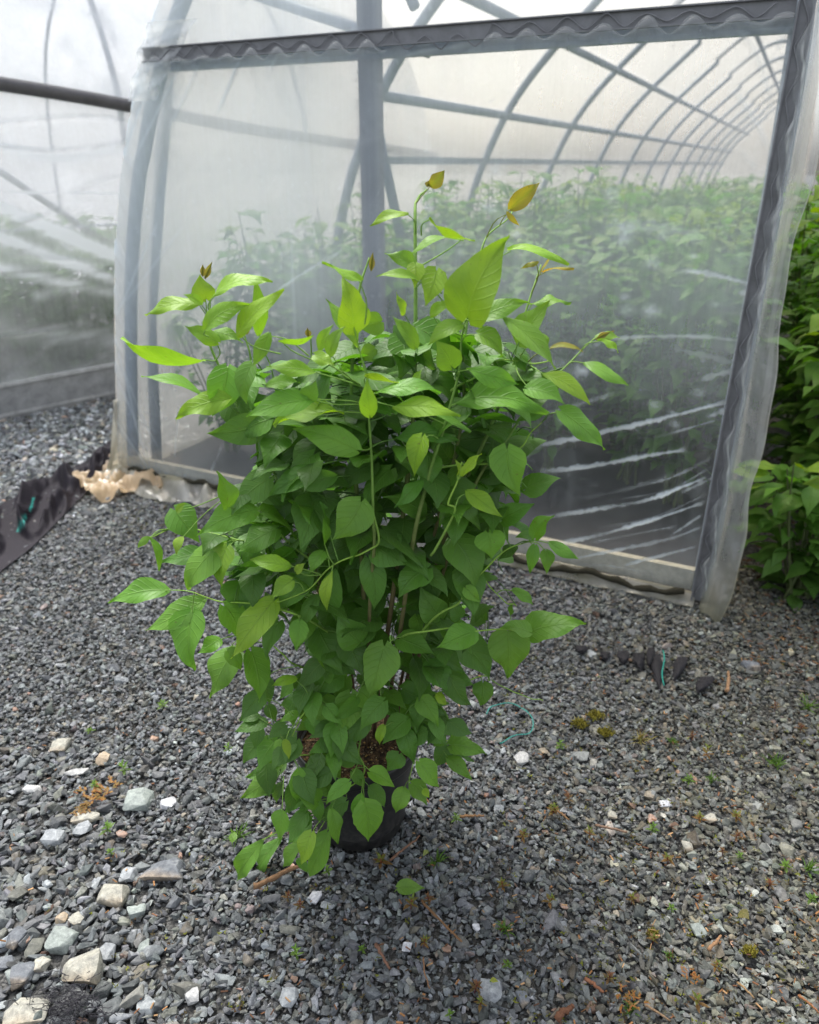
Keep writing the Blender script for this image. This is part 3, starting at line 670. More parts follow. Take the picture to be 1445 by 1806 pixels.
for j in range(n): Fc.append((0, 1+j, 1+(j+1) % n))
for i in range(nr-1):
    for j in range(n): Fc.append((1+i*n+j, 1+(i+1)*n+j, 1+(i+1)*n+(j+1) % n, 1+i*n+(j+1) % n))
h.add(V, Fc, (.05, .03, .02)); h.build('soil', M['soil'], pot_root)
h = MB(); rs = np.random.default_rng(3)
for i in range(420):
    q = rs.uniform(0, 6.28); r = .135*math.sqrt(rs.uniform()); rad = rs.uniform(.0014, .003)
    c_ = POT+np.array([r*math.cos(q), r*math.sin(q), .241]); a = np.array([[1, 0, 0], [-1, 0, 0], [0, 1, 0], [0, -1, 0], [0, 0, 1], [0, 0, -1.]])*rad*rs.uniform(.8, 1.2, (6, 1))
    h.add(c_+a, [(0, 2, 4), (2, 1, 4), (1, 3, 4), (3, 0, 4), (2, 0, 5), (1, 2, 5), (3, 1, 5), (0, 3, 5)], random.choice([(.30, .19, .06), (.22, .13, .05), (.4, .33, .2), (.12, .07, .035)]))
tag(h.build('soil_grains', M['wood'], pot_root), kind='stuff')

def ydepth(px, py, jit=0.):
    r2 = ((px-650)/470)**2+((py-850)/560)**2
    fr = 1.41-.26*math.sqrt(max(0, 1-r2))
    if py > 1200: fr = min(fr, (1.255-.0004*(py-1200)) if 490 < px < 770 else (1.34-.0003*(py-1200)))
    return fr+jit
rs = np.random.default_rng(21)
STEMS = [  # photo points of each visible or implied stem, thickness at the foot (mm)
    ([(612, 1262), (598, 1150), (545, 960), (470, 800), (402, 680), (366, 590), (362, 520)], 5.5, .10),
    ([(640, 1262), (645, 1100), (630, 900), (620, 720), (628, 590), (643, 500), (656, 452)], 5.5, .08),
    ([(662, 1262), (690, 1050), (725, 800), (735, 600), (733, 395), (745, 345), (757, 328)], 5.5, .06),
    ([(680, 1258), (725, 1000), (762, 830), (795, 690), (822, 560)], 5, .0),
    ([(690, 1256), (760, 980), (815, 760), (822, 600), (848, 460), (866, 415), (897, 372)], 4, .09),
    ([(700, 1260), (790, 940), (872, 740), (925, 560), (955, 468)], 5, .07),
    ([(705, 1262), (810, 930), (900, 760), (985, 660), (1052, 598)], 4, .04),
    ([(650, 1255), (655, 1020), (660, 900), (655, 740), (652, 690)], 4, -.02),
    ([(600, 1262), (575, 1080), (520, 900), (450, 780), (440, 640), (436, 580)], 5, .14),
    ([(630, 1258), (590, 1000), (560, 820), (545, 640), (545, 590)], 4, .16),
    ([(655, 900), (664, 955), (640, 975), (600, 990), (540, 1035), (485, 1058)], 2.2, -.04),
    ([(690, 1180), (760, 1090), (812, 1055), (848, 1010), (885, 975), (935, 957)], 2.6, -.02),
    ([(690, 1150), (725, 1118), (800, 1112), (870, 1110), (932, 1114)], 2.6, -.04),
    ([(630, 1150), (540, 1090), (450, 1066), (392, 1062), (345, 1046)], 2.6, -.02),
    ([(655, 1232), (600, 1221), (555, 1238), (515, 1290), (503, 1318)], 2.0, -.03),
    ([(640, 1290), (636, 1330), (643, 1362), (610, 1395), (582, 1435), (560, 1470)], 1.9, 0.),
    ([(690, 1250), (708, 1270), (722, 1310), (724, 1385)], 2.0, -.01),
    ([(600, 1280), (560, 1330), (535, 1420), (500, 1462), (462, 1482)], 1.9, .02),
    ([(720, 1270), (760, 1300), (790, 1312)], 1.8, .04), ([(610, 1280), (560, 1330), (505, 1338), (490, 1362)], 1.8, .03),
    ([(720, 1250), (800, 1210), (850, 1195), (868, 1200)], 2.0, .05), ([(868, 1200), (900, 1215), (930, 1225), (955, 1238)], 1.3, .05),
    ([(600, 1200), (520, 1170), (470, 1140), (430, 1120)], 2.4, .05), ([(560, 1000), (480, 930), (420, 880), (395, 870)], 2.4, .06),
    ([(480, 960), (380, 945), (315, 932), (265, 948)], 1.9, .05), ([(845, 1010), (870, 1040), (905, 1070)], 1.4, -.0),
    ([(760, 980), (800, 900), (792, 885), (808, 845), (818, 815)], 2.4, -.05),
    ([(545, 960), (520, 820), (500, 720), (470, 640)], 3, .12), ([(795, 690), (880, 640), (950, 640), (972, 620)], 2., .02), ([(762, 830), (900, 800), (960, 740)], 2.4, .02)]
stem_pts = []; stem_tan = []
for pts, r0, dj in STEMS:
    W3 = []
    for i, (x, y) in enumerate(pts):
        yy = ydepth(x, y, .05+dj)
        if 1120 < y <= 1265 and 590 < x < 712: yy = 1.42+dj*.5-.0002*(1265-y)
        W3.append(P(x, y, yy))
    if pts[0][1] > 1245 and r0 > 3.5:                      # rooted: carry the foot into the soil
        f0 = W3[0].copy(); f0[2] = .235; W3[0] = POT+np.array([(f0[0]-POT[0])*.9, f0[1]-POT[1], .235])
    L = smooth_line(W3, 40); n = len(L); L = L+.009*np.stack([vnoise(np.stack([np.arange(n)*.16, np.full(n, q*7.3), np.full(n, len(stem_pts)*3.1)], 1), 61) for q in range(3)], 1)*np.linspace(0, 1, n)[:, None]**.3*(np.arange(n) > 0)[:, None]
    rr = np.linspace(r0, max(.9, r0*.28), n)*.001
    k = np.linspace(0, 1, n)[:, None]
    low, hi = (np.array([.13, .085, .05]), np.array([.15, .27, .05])) if r0 > 3.5 else (np.array([.17, .30, .05]), np.array([.25, .42, .06]))
    cc = low*(1-np.clip(k*2.4-.25, 0, 1))+hi*np.clip(k*2.4-.25, 0, 1)
    h = MB(); h.tube(L, rr, (.1,)*3, 7); c7 = np.repeat(cc, 7, 0); h.c = [c7]
    h.build('stem', M['stem'], pot_root)
    stem_pts.append(L)
SP = np.concatenate(stem_pts)

CROPS = {'a': (180, 280), 'b': (640, 280), 'c': (180, 740), 'd': (640, 740), 'e': (380, 1140)}
LEAVES = '''a 530 715 500 590 125 3|a 560 705 870 632 72 3|a 505 738 220 797 80 3|a 510 738 413 690 48 3|a 530 865 755 745 115 3|a 560 882 718 940 75 1|a 800 900 775 598 95 2|a 690 905 930 668 105 3
a 520 1025 108 905 78 3|a 590 935 420 850 90 2|a 640 1065 560 1312 205 2|a 505 1195 200 1110 60 2|a 645 1225 372 1325 130 3|a 762 1045 738 1250 115 1|a 850 890 765 1062 90 2|a 1085 1085 838 1062 88 3
a 1085 1000 1192 1052 78 3|a 1108 990 1182 842 60 2|a 1322 622 1120 535 45 3|a 1285 862 1228 588 165 3|a 1160 1005 1242 850 80 2|a 1310 965 1140 718 100 1|a 1365 1312 1350 1120 100 3|a 1100 1225 738 1316 135 2
a 1235 1288 872 1358 85 3|a 860 1340 535 1400 175 1|a 850 1330 676 1445 135 1|a 1035 1225 1092 1128 100 2|a 1000 1180 850 1290 90 1|a 640 1240 780 1390 160 0|a 900 930 1080 900 40 3|a 840 1160 1010 1140 70 2
b 342 142 416 58 76 4|b 232 274 34 342 58 3|b 335 302 572 412 30 3|b 752 256 905 118 98 4|b 735 270 800 342 32 4|b 512 412 222 503 30 2|b 535 808 750 398 292 3|b 744 466 1046 545 54 3
b 895 528 803 560 30 4|b 920 580 1076 565 20 4|b 905 585 967 490 15 4|b 290 560 112 482 90 2|b 272 612 68 602 50 3|b 375 570 318 754 150 3|b 268 540 262 660 100 3|b 212 795 170 680 50 3|b 345 802 466 720 62 3
b 505 842 330 955 92 2|b 850 742 1062 736 45 2|b 800 930 956 724 150 1|b 700 792 978 1072 100 2|b 585 890 718 1012 110 2|b 600 812 842 735 110 2|b 175 850 392 1092 155 0|b 455 1060 370 925 150 1|b 530 1072 792 1150 110 2
b 470 1245 942 1302 160 2|b 70 1195 398 1195 80 2|b 155 1262 502 1306 110 3|b 15 1098 222 1138 30 3|b 1125 1038 1352 1158 72 2|b 920 1098 1158 1256 90 3|b 825 1150 1065 1105 130 1|b 1010 1285 1235 1484 128 2|b 840 1172 1032 1252 120 2
b 930 1300 778 1342 62 1|b 960 962 1122 985 32 4|b 1188 918 1282 878 14 4|b 1195 925 1306 988 36 3|b 1190 905 1312 910 50 2|b 908 895 950 962 46 3|b 800 1000 832 1085 80 1|b 165 1425 485 1442 115 1|b 300 1295 552 1392 50 2|b 690 1400 435 1430 200 0
b 270 960 150 800 90 1|b 95 830 -40 850 130 1|b 440 1000 560 1120 110 0|b 700 1080 590 1180 120 0|b 60 970 -30 1020 100 1|b 640 800 560 720 70 1|b 800 1260 1000 1210 120 1|b 160 1010 40 1060 110 0|b 265 1140 305 1070 45 3
c 640 445 583 264 112 2|c 850 300 685 450 165 1|c 790 465 492 592 160 2|c 372 462 500 630 170 1|c 405 600 383 692 52 3|c 385 470 430 428 42 3|c 235 602 292 772 52 2|c 238 600 182 655 40 2|c 588 648 436 870 165 2|c 635 650 612 862 118 3
c 520 680 300 732 95 1|c 888 555 692 674 150 1|c 1085 235 855 388 130 1|c 1190 290 955 332 125 1|c 1385 225 1195 370 140 0|c 1320 420 1172 615 210 2|c 330 868 38 938 132 2|c 520 922 228 1076 150 2|c 460 990 472 1285 178 2|c 625 952 692 1132 140 2
c 875 925 662 1218 165 3|c 966 820 862 916 100 3|c 960 745 752 713 100 3|c 990 775 1038 730 50 3|c 1128 672 1058 785 85 2|c 1172 770 1145 972 68 3|c 1135 640 1122 490 42 2|c 1160 572 1115 415 42 1|c 1190 772 1195 1032 120 1|c 1358 710 1387 972 150 1
c 1318 1135 1200 980 185 1|c 600 1118 490 1192 90 2|c 670 1175 556 1418 165 2|c 760 1182 802 1442 152 2|c 640 1180 710 1282 92 2|c 700 828 686 972 200 1|c 812 850 656 1088 110 1|c 1060 792 880 972 130 1|c 1100 900 1020 1082 90 1|c 1008 1030 985 1175 112 2
c 990 670 872 722 85 0|c 1300 155 978 52 165 2|c 1010 480 900 430 120 0|c 1100 560 960 600 130 0|c 1260 640 1130 720 130 0|c 900 1030 850 1220 110 1|c 940 420 830 520 120 0|c 1080 1080 1200 1230 120 0|c 740 1010 620 1010 60 1|c 1180 1160 1090 1290 110 0|c 1300 700 1260 900 110 0
d 300 92 262 292 122 3|d 330 180 340 345 165 1|d 735 150 805 392 200 2|d 830 355 1012 298 125 1|d 535 366 710 496 105 3|d 560 362 398 542 165 1|d 505 288 606 172 56 3|d 482 288 468 200 24 3|d 715 510 876 430 128 1|d 312 480 100 398 135 1
d 640 578 655 712 170 2|d 468 612 577 882 190 1|d 880 602 978 486 100 2|d 952 628 1096 712 76 2|d 878 642 855 782 76 2|d 935 668 935 785 76 2|d 870 602 778 600 60 1|d 845 572 738 526 55 1|d 395 1012 290 845 165 1|d 740 1078 738 1315 225 2
d 850 1082 1137 1046 165 2|d 850 1085 698 1060 92 2|d 570 1080 373 1166 150 2|d 490 1130 652 1335 188 1|d 338 1238 457 1398 140 1|d 612 1345 600 1462 112 1|d 190 1118 372 1200 125 1|d 215 900 335 1042 130 0|d 70 650 240 740 170 1|d 330 760 178 918 150 1
d 765 868 872 948 62 2|d 300 310 163 452 90 1|d 150 510 296 706 135 0|d 528 860 602 932 80 2|d 110 1155 33 1422 200 2|d 350 620 420 760 120 0|d 60 560 -20 700 140 0|d 380 560 330 700 130 0|d 480 420 600 560 110 1|d 690 240 560 330 150 0|d 440 200 330 60 120 0|d 640 300 560 200 130 0|d 90 900 30 1080 130 0|d 770 640 690 720 70 0|d 750 1000 770 930 30 1|d 500 1010 440 930 90 1
e 690 242 650 447 162 2|e 460 380 582 470 80 1|e 440 290 328 302 90 1|e 430 340 318 396 50 2|e 400 440 290 542 120 0|e 352 480 376 578 50 3|e 330 480 305 562 48 2|e 708 580 562 520 110 1|e 510 545 646 682 130 1|e 350 592 152 668 112 1|e 310 645 130 774 112 2
e 425 626 415 797 110 2|e 520 790 388 735 120 2|e 590 735 455 690 90 1|e 680 690 566 806 86 2|e 745 755 720 898 76 2|e 760 800 780 997 168 2|e 790 720 862 822 90 1|e 790 640 912 718 95 2|e 935 550 872 634 108 1|e 860 405 838 502 56 3|e 960 725 918 852 105 2
e 1000 700 1082 812 96 2|e 1040 590 1143 718 118 2|e 1202 502 1382 552 112 2|e 1188 570 1306 684 82 2|e 1105 390 1228 462 62 1|e 950 218 1092 290 122 1|e 590 830 620 1004 86 2|e 340 848 332 992 92 2|e 240 990 112 1194 110 2|e 330 970 203 1174 92 1|e 430 1000 343 1127 80 2
e 490 950 438 1114 102 3|e 570 950 480 1177 126 2|e 480 880 373 1002 112 1|e 1130 245 1177 302 52 3|e 410 160 288 200 60 3|e 945 400 1012 602 112 1|e 1065 730 1092 772 40 3|e 520 200 470 330 80 1|e 600 340 520 400 110 0|e 560 160 640 80 80 1|e 780 300 740 390 80 1|e 640 360 620 470 90 0|e 880 300 800 360 60 1|e 470 600 520 700 70 0|e 1010 450 930 480 70 1|e 700 640 760 720 70 1|e 340 700 310 800 60 0|e 560 700 620 790 70 0|e 1080 330 1120 460 60 0|e 420 1090 470 1160 50 1'''
fol = MB(); young = []; nleaf = 0
def petiole(mb, base, T0, col):
    d = SP-base; dist = np.linalg.norm(d+np.array([0, 0, .01]), axis=1); i = int(np.argmin(dist)); q = SP[i]
    if dist[i] > .13: q = base+nrm(q-base)*.07
    mid = base*.55+q*.45-T0*min(.006, .15*np.linalg.norm(q-base))
    mb.tube(smooth_line([q, mid, base+T0*.004], 6), [.0013, .0012, .0011, .001, .0009, .0008], col, 4, mat=1, cap=False)
for ent in LEAVES.replace('\n', '|').split('|'):
    f = ent.split(); ox, oy = CROPS[f[0]]; bx, by, tx, ty, wa, shd = [int(q) for q in f[1:]]
    bx, by, tx, ty, wa = ox+bx/2.89, oy+by/2.89, ox+tx/2.89, oy+ty/2.89, wa/2.89
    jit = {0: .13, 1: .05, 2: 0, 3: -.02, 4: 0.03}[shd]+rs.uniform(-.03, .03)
    mx, my = (bx+tx)/2, (by+ty)/2
    yb = ydepth(mx, my, jit)
    if my < 640: yb += rs.uniform(-.06, .06)
    if wa > 90: yb -= .05
    b0 = P(bx, by, yb); lenp = math.hypot(tx-bx, ty-by)*pxm(b0)
    dn = (ty-by)/(math.hypot(tx-bx, ty-by)+1e-6)
    dt = (-.25*max(0, dn)+.15*max(0, -dn)+rs.uniform(-.25, .12))*lenp
    if shd == 4: dt *= .3
    zt_ = P(tx, ty, yb+dt)
    if zt_[2] < .012: yb -= .03; b0 = P(bx, by, yb); zt_ = P(tx, ty, yb+dt)
    t0 = zt_; L = np.linalg.norm(t0-b0); wa_m = wa*pxm(b0)
    lan = 0. if wa_m > .55*L else (.35 if wa_m > .4*L else .75)
    if shd == 4: lan = .5
    wt = max(wa_m, (.76 if lan == 0 else .52 if lan < .5 else .42)*L*(1 if shd != 4 else .8))
    if wt > .10: wt = max(wa_m, .10)
    phi = math.acos(min(1, max(.26, wa_m/wt)))
    T0 = nrm(t0-b0); Vw = nrm(CC-(b0+t0)/2); e1 = nrm(Vw-(Vw@T0)*T0); e2 = np.cross(T0, e1)
    c1, c2 = math.cos(phi)*e1+math.sin(phi)*e2, math.cos(phi)*e1-math.sin(phi)*e2
    N = c1 if c1[2] > c2[2] else c2
    if phi > 1.05 and shd == 3 and rs.uniform() < .4: N = c2 if c1[2] > c2[2] else c1
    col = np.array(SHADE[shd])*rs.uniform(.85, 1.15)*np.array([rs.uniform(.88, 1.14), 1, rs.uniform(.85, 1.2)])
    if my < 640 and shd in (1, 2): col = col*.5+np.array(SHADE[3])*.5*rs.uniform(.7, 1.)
    kw = dict(arch=rs.uniform(.05, .16), fold=rs.uniform(.12, .42), lance=lan, seed=nleaf+100, curl=rs.uniform(0, .12))
    if shd == 4:
        mb = MB(); add_leaf(mb, b0, t0, wt, N, col, edge=(.30, .13, .03), **kw); petiole(mb, b0, T0, (.2, .24, .05)); young.append(mb)
    else:
        add_leaf(fol, b0, t0, wt, N, col, nl=13, na=7, **kw); petiole(fol, b0, T0, (.19, .34, .06) if shd > 1 else (.13, .26, .05))
    nleaf += 1
# small folded buds at the shoot tips
for (bx, by), (tx, ty) in (((362, 492), (374, 462)), ((358, 488), (358, 466)), ((436, 590), (433, 572)), ((545, 595), (542, 578)), ((655, 478), (658, 445)), ((768, 505), (767, 480)), ((754, 330), (757, 318)), ((1052, 598), (1078, 585))):
    b0 = P(bx, by, ydepth(bx, by, .05)); t0 = P(tx, ty, ydepth(bx, by, .05)); mb = MB()
    for sg in (1, -1):
        add_leaf(mb, b0, t0, .012, (sg*.6, -.8, .1), (.24, .20, .06), arch=-.03, fold=.6, lance=.6, nl=7, na=5, edge=(.26, .10, .06))
    young.append(mb)
# inner leaves, behind the ones one can point at
POLY = [(400, 630), (520, 650), (640, 600), (760, 570), (900, 610), (970, 680), (945, 760), (940, 880), (880, 985), (850, 1130), (760, 1200), (600, 1190), (490, 1140), (410, 1050), (350, 985), (420, 880), (450, 780), (380, 700)]
def inside(x, y):
    c = False; j = len(POLY)-1
    for i in range(len(POLY)):
        (xi, yi), (xj, yj) = POLY[i], POLY[j]
        if (yi > y) != (yj > y) and x < (xj-xi)*(y-yi)/(yj-yi)+xi: c = not c
        j = i
    return c
cnt = 0
while cnt < 640:
    x, y = rs.uniform(340, 980), rs.uniform(560, 1200)
    if not inside(x, y) or (y > 1090 and rs.uniform() < .5): continue
    dep = ydepth(x, y)+rs.uniform(.05, .42); b0 = P(x, y, dep)
    out = nrm(np.array([b0[0]+.10, (b0[1]-1.42)*.9, 0])+rs.normal(0, .35, 3)*np.array([1, 1, 0])); L = rs.uniform(.065, .105)
    T0 = nrm(out*rs.uniform(.5, 1.)+np.array([0, 0, rs.uniform(-.9, .15)])); N = nrm(np.array([0, 0, 1.])+out*.5+rs.normal(0, .3, 3))
    t0 = b0+T0*L; X = proj(t0)
    if not inside(*X): continue
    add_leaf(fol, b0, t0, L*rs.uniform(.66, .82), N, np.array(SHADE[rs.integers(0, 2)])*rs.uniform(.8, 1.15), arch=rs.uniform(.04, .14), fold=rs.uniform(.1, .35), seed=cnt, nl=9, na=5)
    petiole(fol, b0, T0, (.09, .17, .045)); cnt += 1
cnt = 0
while cnt < 46:                                            # leaves on the low side shoots in front of the bare stem bases
    x, y = rs.uniform(545, 790), rs.uniform(1080, 1265); b0 = P(x, y, rs.uniform(1.24, 1.36)); a = rs.normal(0, .8); L = rs.uniform(.05, .085)
    T0 = nrm((math.sin(a), -.7*math.cos(a), rs.uniform(-1.1, -.1))); t0 = b0+T0*L
    add_leaf(fol, b0, t0, L*rs.uniform(.66, .8), nrm(np.array([0, -.6, 1.])+rs.normal(0, .35, 3)), np.array(SHADE[rs.integers(0, 3)])*rs.uniform(.8, 1.1), arch=.08, fold=.25, seed=cnt+1300, nl=9, na=5)
    petiole(fol, b0, T0, (.14, .26, .05)); cnt += 1
cnt = 0
while cnt < 70:                                            # low leaves hanging over the rim and sides of the pot
    x, y = rs.uniform(455, 800), rs.uniform(1190, 1440)
    if (610 < x < 740 and y > 1270) or (x > 700 and y > 1330) or y > 1250+(x-455)*1.6+90: continue
    b0 = P(x, y, ydepth(x, y)+rs.uniform(.0, .03) if y > 1260 else rs.uniform(1.2, 1.5)); a = rs.normal(0, .9); L = rs.uniform(.045, .075)
    T0 = nrm((math.sin(a)+(x-640)/260, -.55*math.cos(a), rs.uniform(-1.1, -.2))); t0 = b0+T0*L
    if t0[2] < .05 or np.hypot(*(t0-POT)[:2]) < .155 and t0[2] < .28: continue
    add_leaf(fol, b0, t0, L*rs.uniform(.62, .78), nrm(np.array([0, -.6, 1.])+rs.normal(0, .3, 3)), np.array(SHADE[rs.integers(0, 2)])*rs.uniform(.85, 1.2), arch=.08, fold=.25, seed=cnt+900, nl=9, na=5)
    petiole(fol, b0, T0, (.14, .26, .05)); cnt += 1
fol.build('foliage', [M['leaf'], M['stem']], pot_root)
for mb in young: mb.build('young_leaf', [M['leaf'], M['stem']], pot_root)

# ------------------------------------------------------------------ background shrubs
def shrub_mesh(seed, hgt, rad, nlv, ll, low=.12):
    r = np.random.default_rng(seed); st = MB(); fo = MB(); tips = []
    for i in range(11):
        a = r.uniform(0, 6.28); q = rad*math.sqrt(r.uniform(.02, 1)); h_ = hgt*r.uniform(.72, 1.)
        pts = smooth_line([(r.uniform(-.05, .05), r.uniform(-.05, .05), 0), (q*.45*math.cos(a), q*.45*math.sin(a), h_*.4), (q*.8*math.cos(a+.2), q*.8*math.sin(a+.2), h_*.75), (q*math.cos(a+.3), q*math.sin(a+.3), h_)], 14)
        st.tube(pts, np.linspace(.007, .0025, 14), (.10, .13, .05), 5, cap=False); tips.append(pts)
    for i in range(nlv):
        pts = tips[r.integers(0, 11)]; q = pts[int(np.clip(r.uniform(low, 1.03)**.8*13, 0, 13))]; a = r.uniform(0, 6.28)
        b0 = q+np.array([math.cos(a), math.sin(a), r.uniform(-.2, .3)])*r.uniform(.02, .10); L = ll*r.uniform(.65, 1.2)
        T0 = nrm((math.cos(a), math.sin(a), r.uniform(-.85, .2))); k = q[2]/hgt
        c_ = np.array(SHADE[0])*.8*(1-k)+np.array(SHADE[1])*k*1.2  # low leaves darker: shade inside the shrub put into the leaf colour
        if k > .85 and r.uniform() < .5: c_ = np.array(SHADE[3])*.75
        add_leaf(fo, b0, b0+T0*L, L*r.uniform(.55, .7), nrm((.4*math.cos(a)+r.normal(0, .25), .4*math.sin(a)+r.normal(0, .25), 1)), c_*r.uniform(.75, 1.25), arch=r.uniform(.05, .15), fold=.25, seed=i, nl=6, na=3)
    return st.mesh('stems', M['stem']), fo.mesh('foliage', M['leaf'])
VAR = [shrub_mesh(40+i, (1.42, 1.3, 1.36, 1.2)[i], (.34, .30, .36, .28)[i], 330, .105, .1) for i in range(4)]
def copy_thing(root, loc, rz, sc_):
    r = root.copy(); COL.objects.link(r); r.location = Vector(loc); r.rotation_euler = (0, 0, rz); r.scale = (sc_,)*3
    for ch in root.children:
        c = ch.copy(); COL.objects.link(c); c.parent = r
    return r
def shrub_thing(k, loc, label, group, rz=0., sc_=1.):
    o = empty('shrub', (0, 0, 0)); tag(o, label, 'shrub', group)
    for nm, me in zip(('stems', 'foliage'), VAR[k]): link(nm, me, o)
    for c in o.children: c.location = (0, 0, 0)
    o.location = Vector(loc); o.rotation_euler = (0, 0, rz); o.scale = (sc_,)*3
    return o
rb = np.random.default_rng(77); proto = [None]*4
for row, k in enumerate((.95, 1.6, 2.3, 3.1, 4.0, 5.0, 6.2, 7.6, 9.2, 11.)):
    for s_ in np.arange(.5, 2.75, .37):
        if row == 0 and s_ < 1.0: continue
        kk = int(rb.integers(0, 4)); loc = gh(s_+rb.uniform(-.09, .09), 0, k+rb.uniform(-.15, .15)); rz = rb.uniform(0, 6.28); q = rb.uniform(.92, 1.08)
        if proto[kk] is None: proto[kk] = shrub_thing(kk, loc, 'leafy green shrub blurred behind the clear end wall of the greenhouse', 'shrubs inside the near greenhouse', rz, q)
        else: copy_thing(proto[kk], loc, rz, q)
for s_, k, q in ((.27, .60, .84), (.55, .85, .95), (.80, .55, .93), (1.08, .72, .98), (1.34, .62, 1.0), (.42, 1.25, .95)):
    copy_thing(proto[int(rb.integers(0, 4))], gh(s_, 0, k), rb.uniform(0, 6.28), q)
p2 = None
for k in (.42, .95, 1.6, 2.4):
    for a in np.arange(-1.6, 3.2, .5):
        loc = B2(a+rb.uniform(-.1, .1), 0, k+rb.uniform(-.1, .1)); rz = rb.uniform(0, 6.28)
        if p2 is None: p2 = shrub_thing(1, loc, 'dim green shrub seen through the side film of the left greenhouse', 'shrubs inside the left greenhouse', rz, .9)
        else: copy_thing(p2, loc, rz, rb.uniform(.8, .98))

# hedge plants standing in the open at the right of the greenhouse
def hedge(seed, loc, hgt, rad, nlv, ll, label, low=.05):
    st, fo = shrub_mesh(seed, hgt, rad, nlv, ll, low)
    o = empty('hedge_shrub', loc); tag(o, label, 'shrub', 'shrubs growing along the right side of the greenhouse')
    for nm, me in (('stems', st), ('foliage', fo)): c = link(nm, me, o); c.location = (0, 0, 0)
hp = lambda s_, k: gh(s_, 0, k)
hedge(90, hp(3.22, .22), .55, .20, 200, .115, 'low broad-leaved shrub at the foot of the hedge beside the plastic flap', .0)
hedge(91, hp(3.36, .62), 1.05, .26, 330, .12, 'dark leafy shrub, nearest tall one of the hedge right of the greenhouse')
hedge(92, hp(3.22, 1.15), 1.42, .24, 480, .12, 'tall green shrub in the front of the hedge right of the greenhouse')
hedge(94, hp(3.62, .95), 1.3, .32, 380, .12, 'leafy shrub at the right picture edge behind the low plants')
hedge(95, hp(3.5, .12), .34, .20, 120, .12, 'low shrub with pale leaves in the right corner of the hedge')
for i, (s_, k, hh) in enumerate(((3.2, 1.7, 1.42), (3.2, 2.4, 1.43), (3.2, 3.2, 1.44), (3.2, 4.2, 1.43), (3.25, 5.4, 1.44), (3.65, 1.7, 1.38), (3.7, 2.7, 1.42), (3.8, 4.0, 1.43), (3.3, 6.8, 1.44))):
    hedge(200+i, hp(s_, k), hh, .27, 400, .12, 'dark leafy shrub massed in the hedge row behind the front ones')

# ------------------------------------------------------------------ black fabric on the ground
def build_fabric():
    top = smooth_line([(214, 790), (150, 818), (86, 850), (30, 880), (-40, 915), (-110, 960)], 130); bot = smooth_line([(214, 840), (160, 868), (112, 915), (55, 972), (0, 1015), (-70, 1080)], 130)
    mb = MB(); m = 64; V = []; Cc = []
    for i in range(130):
        a = G(*top[i]); b = G(*bot[i])
        for j in range(m):
            t_ = j/(m-1); p_ = a+(b-a)*t_; q = vnoise(np.array([[i*.07, t_*2.6, 0], [i*.07+t_*1.4, t_*1.7-i*.03, 3], [i*.16-t_*2, t_*4.5, 5]]), 51)
            z = .014+.075*math.sin(min(1, t_*1.2)*math.pi)**.8*(.6+.4*q[0])+.085*(1-2.8*abs(q[1]))*math.sin(t_*math.pi)**.7+.022*(1-3*abs(q[2]))*math.sin(t_*math.pi)
            V.append(p_+GZ*max(.012, z)); xx, yy = proj(p_+GZ*max(.012, z)); s_ = (878 < yy < 903 and abs(xx-59+(yy-879)*.24) < 2) or (907 < yy < 938 and abs(xx-47+(yy-907)*.52) < 2.4)
            Cc.append((.03, .30, .26) if s_ else (.020, .017, .023))
    mb.grid(V, 130, m, np.array(Cc))
    tag(mb.build('landscape_fabric', M['fabric']), 'crumpled black woven ground fabric with a teal stripe lying at the left edge', 'fabric')
    # torn rag showing through the gravel on the right
    mb = MB(); r = np.random.default_rng(8)
    for (x, y), wpx, hpx, an in (((1100, 1160), 26, 26, .1), ((1128, 1168), 24, 34, .15), ((1147, 1160), 18, 36, -.1), ((1160, 1185), 24, 62, .12), ((1197, 1180), 26, 44, -.35), ((1240, 1208), 34, 30, -.6), ((1025, 1146), 26, 16, 0), ((1068, 1158), 22, 18, 0)):
        n, m = 12, 7; V = []
        for i in range(n):
            t_ = i/(n-1); wd = wpx*(.25+.75*math.sin(min(1, .12+t_)*math.pi)**.7)*(1-.35*t_)
            for j in range(m):
                u_ = j/(m-1)-.5; X = x+u_*wd+an*(t_-.5)*hpx+r.uniform(-1, 1); Y = y-hpx*.5+t_*hpx
                V.append(G(X, Y, .016+.016*math.cos(u_*math.pi)*math.sin(t_*math.pi)+.004*r.uniform(-1, 1)))
        mb.grid(V, n, m, (.026, .025, .028))
    mb.tube([G(1170+2*math.sin(i*.7), 1147+i*6.2, .036) for i in range(11)], .0022, (.03, .28, .22), 4)
    tag(mb.build('landscape_fabric', M['fabric']), 'torn black fabric rag with a teal thread half buried in the gravel at the right', 'fabric')
    mb = MB()                                               # matted fibres at the bottom left corner
    for i in range(150):
        x, y = 122+r.normal(0, 30), 1770+r.normal(0, 24); pts = []; a = r.uniform(0, 6.28)
        for q in range(7): pts.append(G(x, y, .018+.006*r.uniform()+.01*math.sin(q/6*3.1))); a += r.normal(0, .6); x += 7*math.cos(a); y += 5*math.sin(a)
        mb.tube(pts, .0007, (.028, .027, .034), 3, cap=False)
    tag(mb.build('fibre_mat', M['twine']), 'tangle of black fibres by the big pale stone at bottom left', 'fibre scrap')
    mb = MB(); mb.tube([q+GZ*.005*(1+math.sin(i*.3)) for i, q in enumerate(smooth_line([G(*q, .012) for q in ((858, 1262), (868, 1250), (900, 1240), (925, 1255), (940, 1275), (935, 1292), (912, 1300), (893, 1308), (882, 1311))], 60))], .0016, (.04, .27, .23), 5)
    tag(mb.build('twine', M['twine']), 'loop of teal plastic twine on the gravel right of the pot', 'twine')
build_fabric()

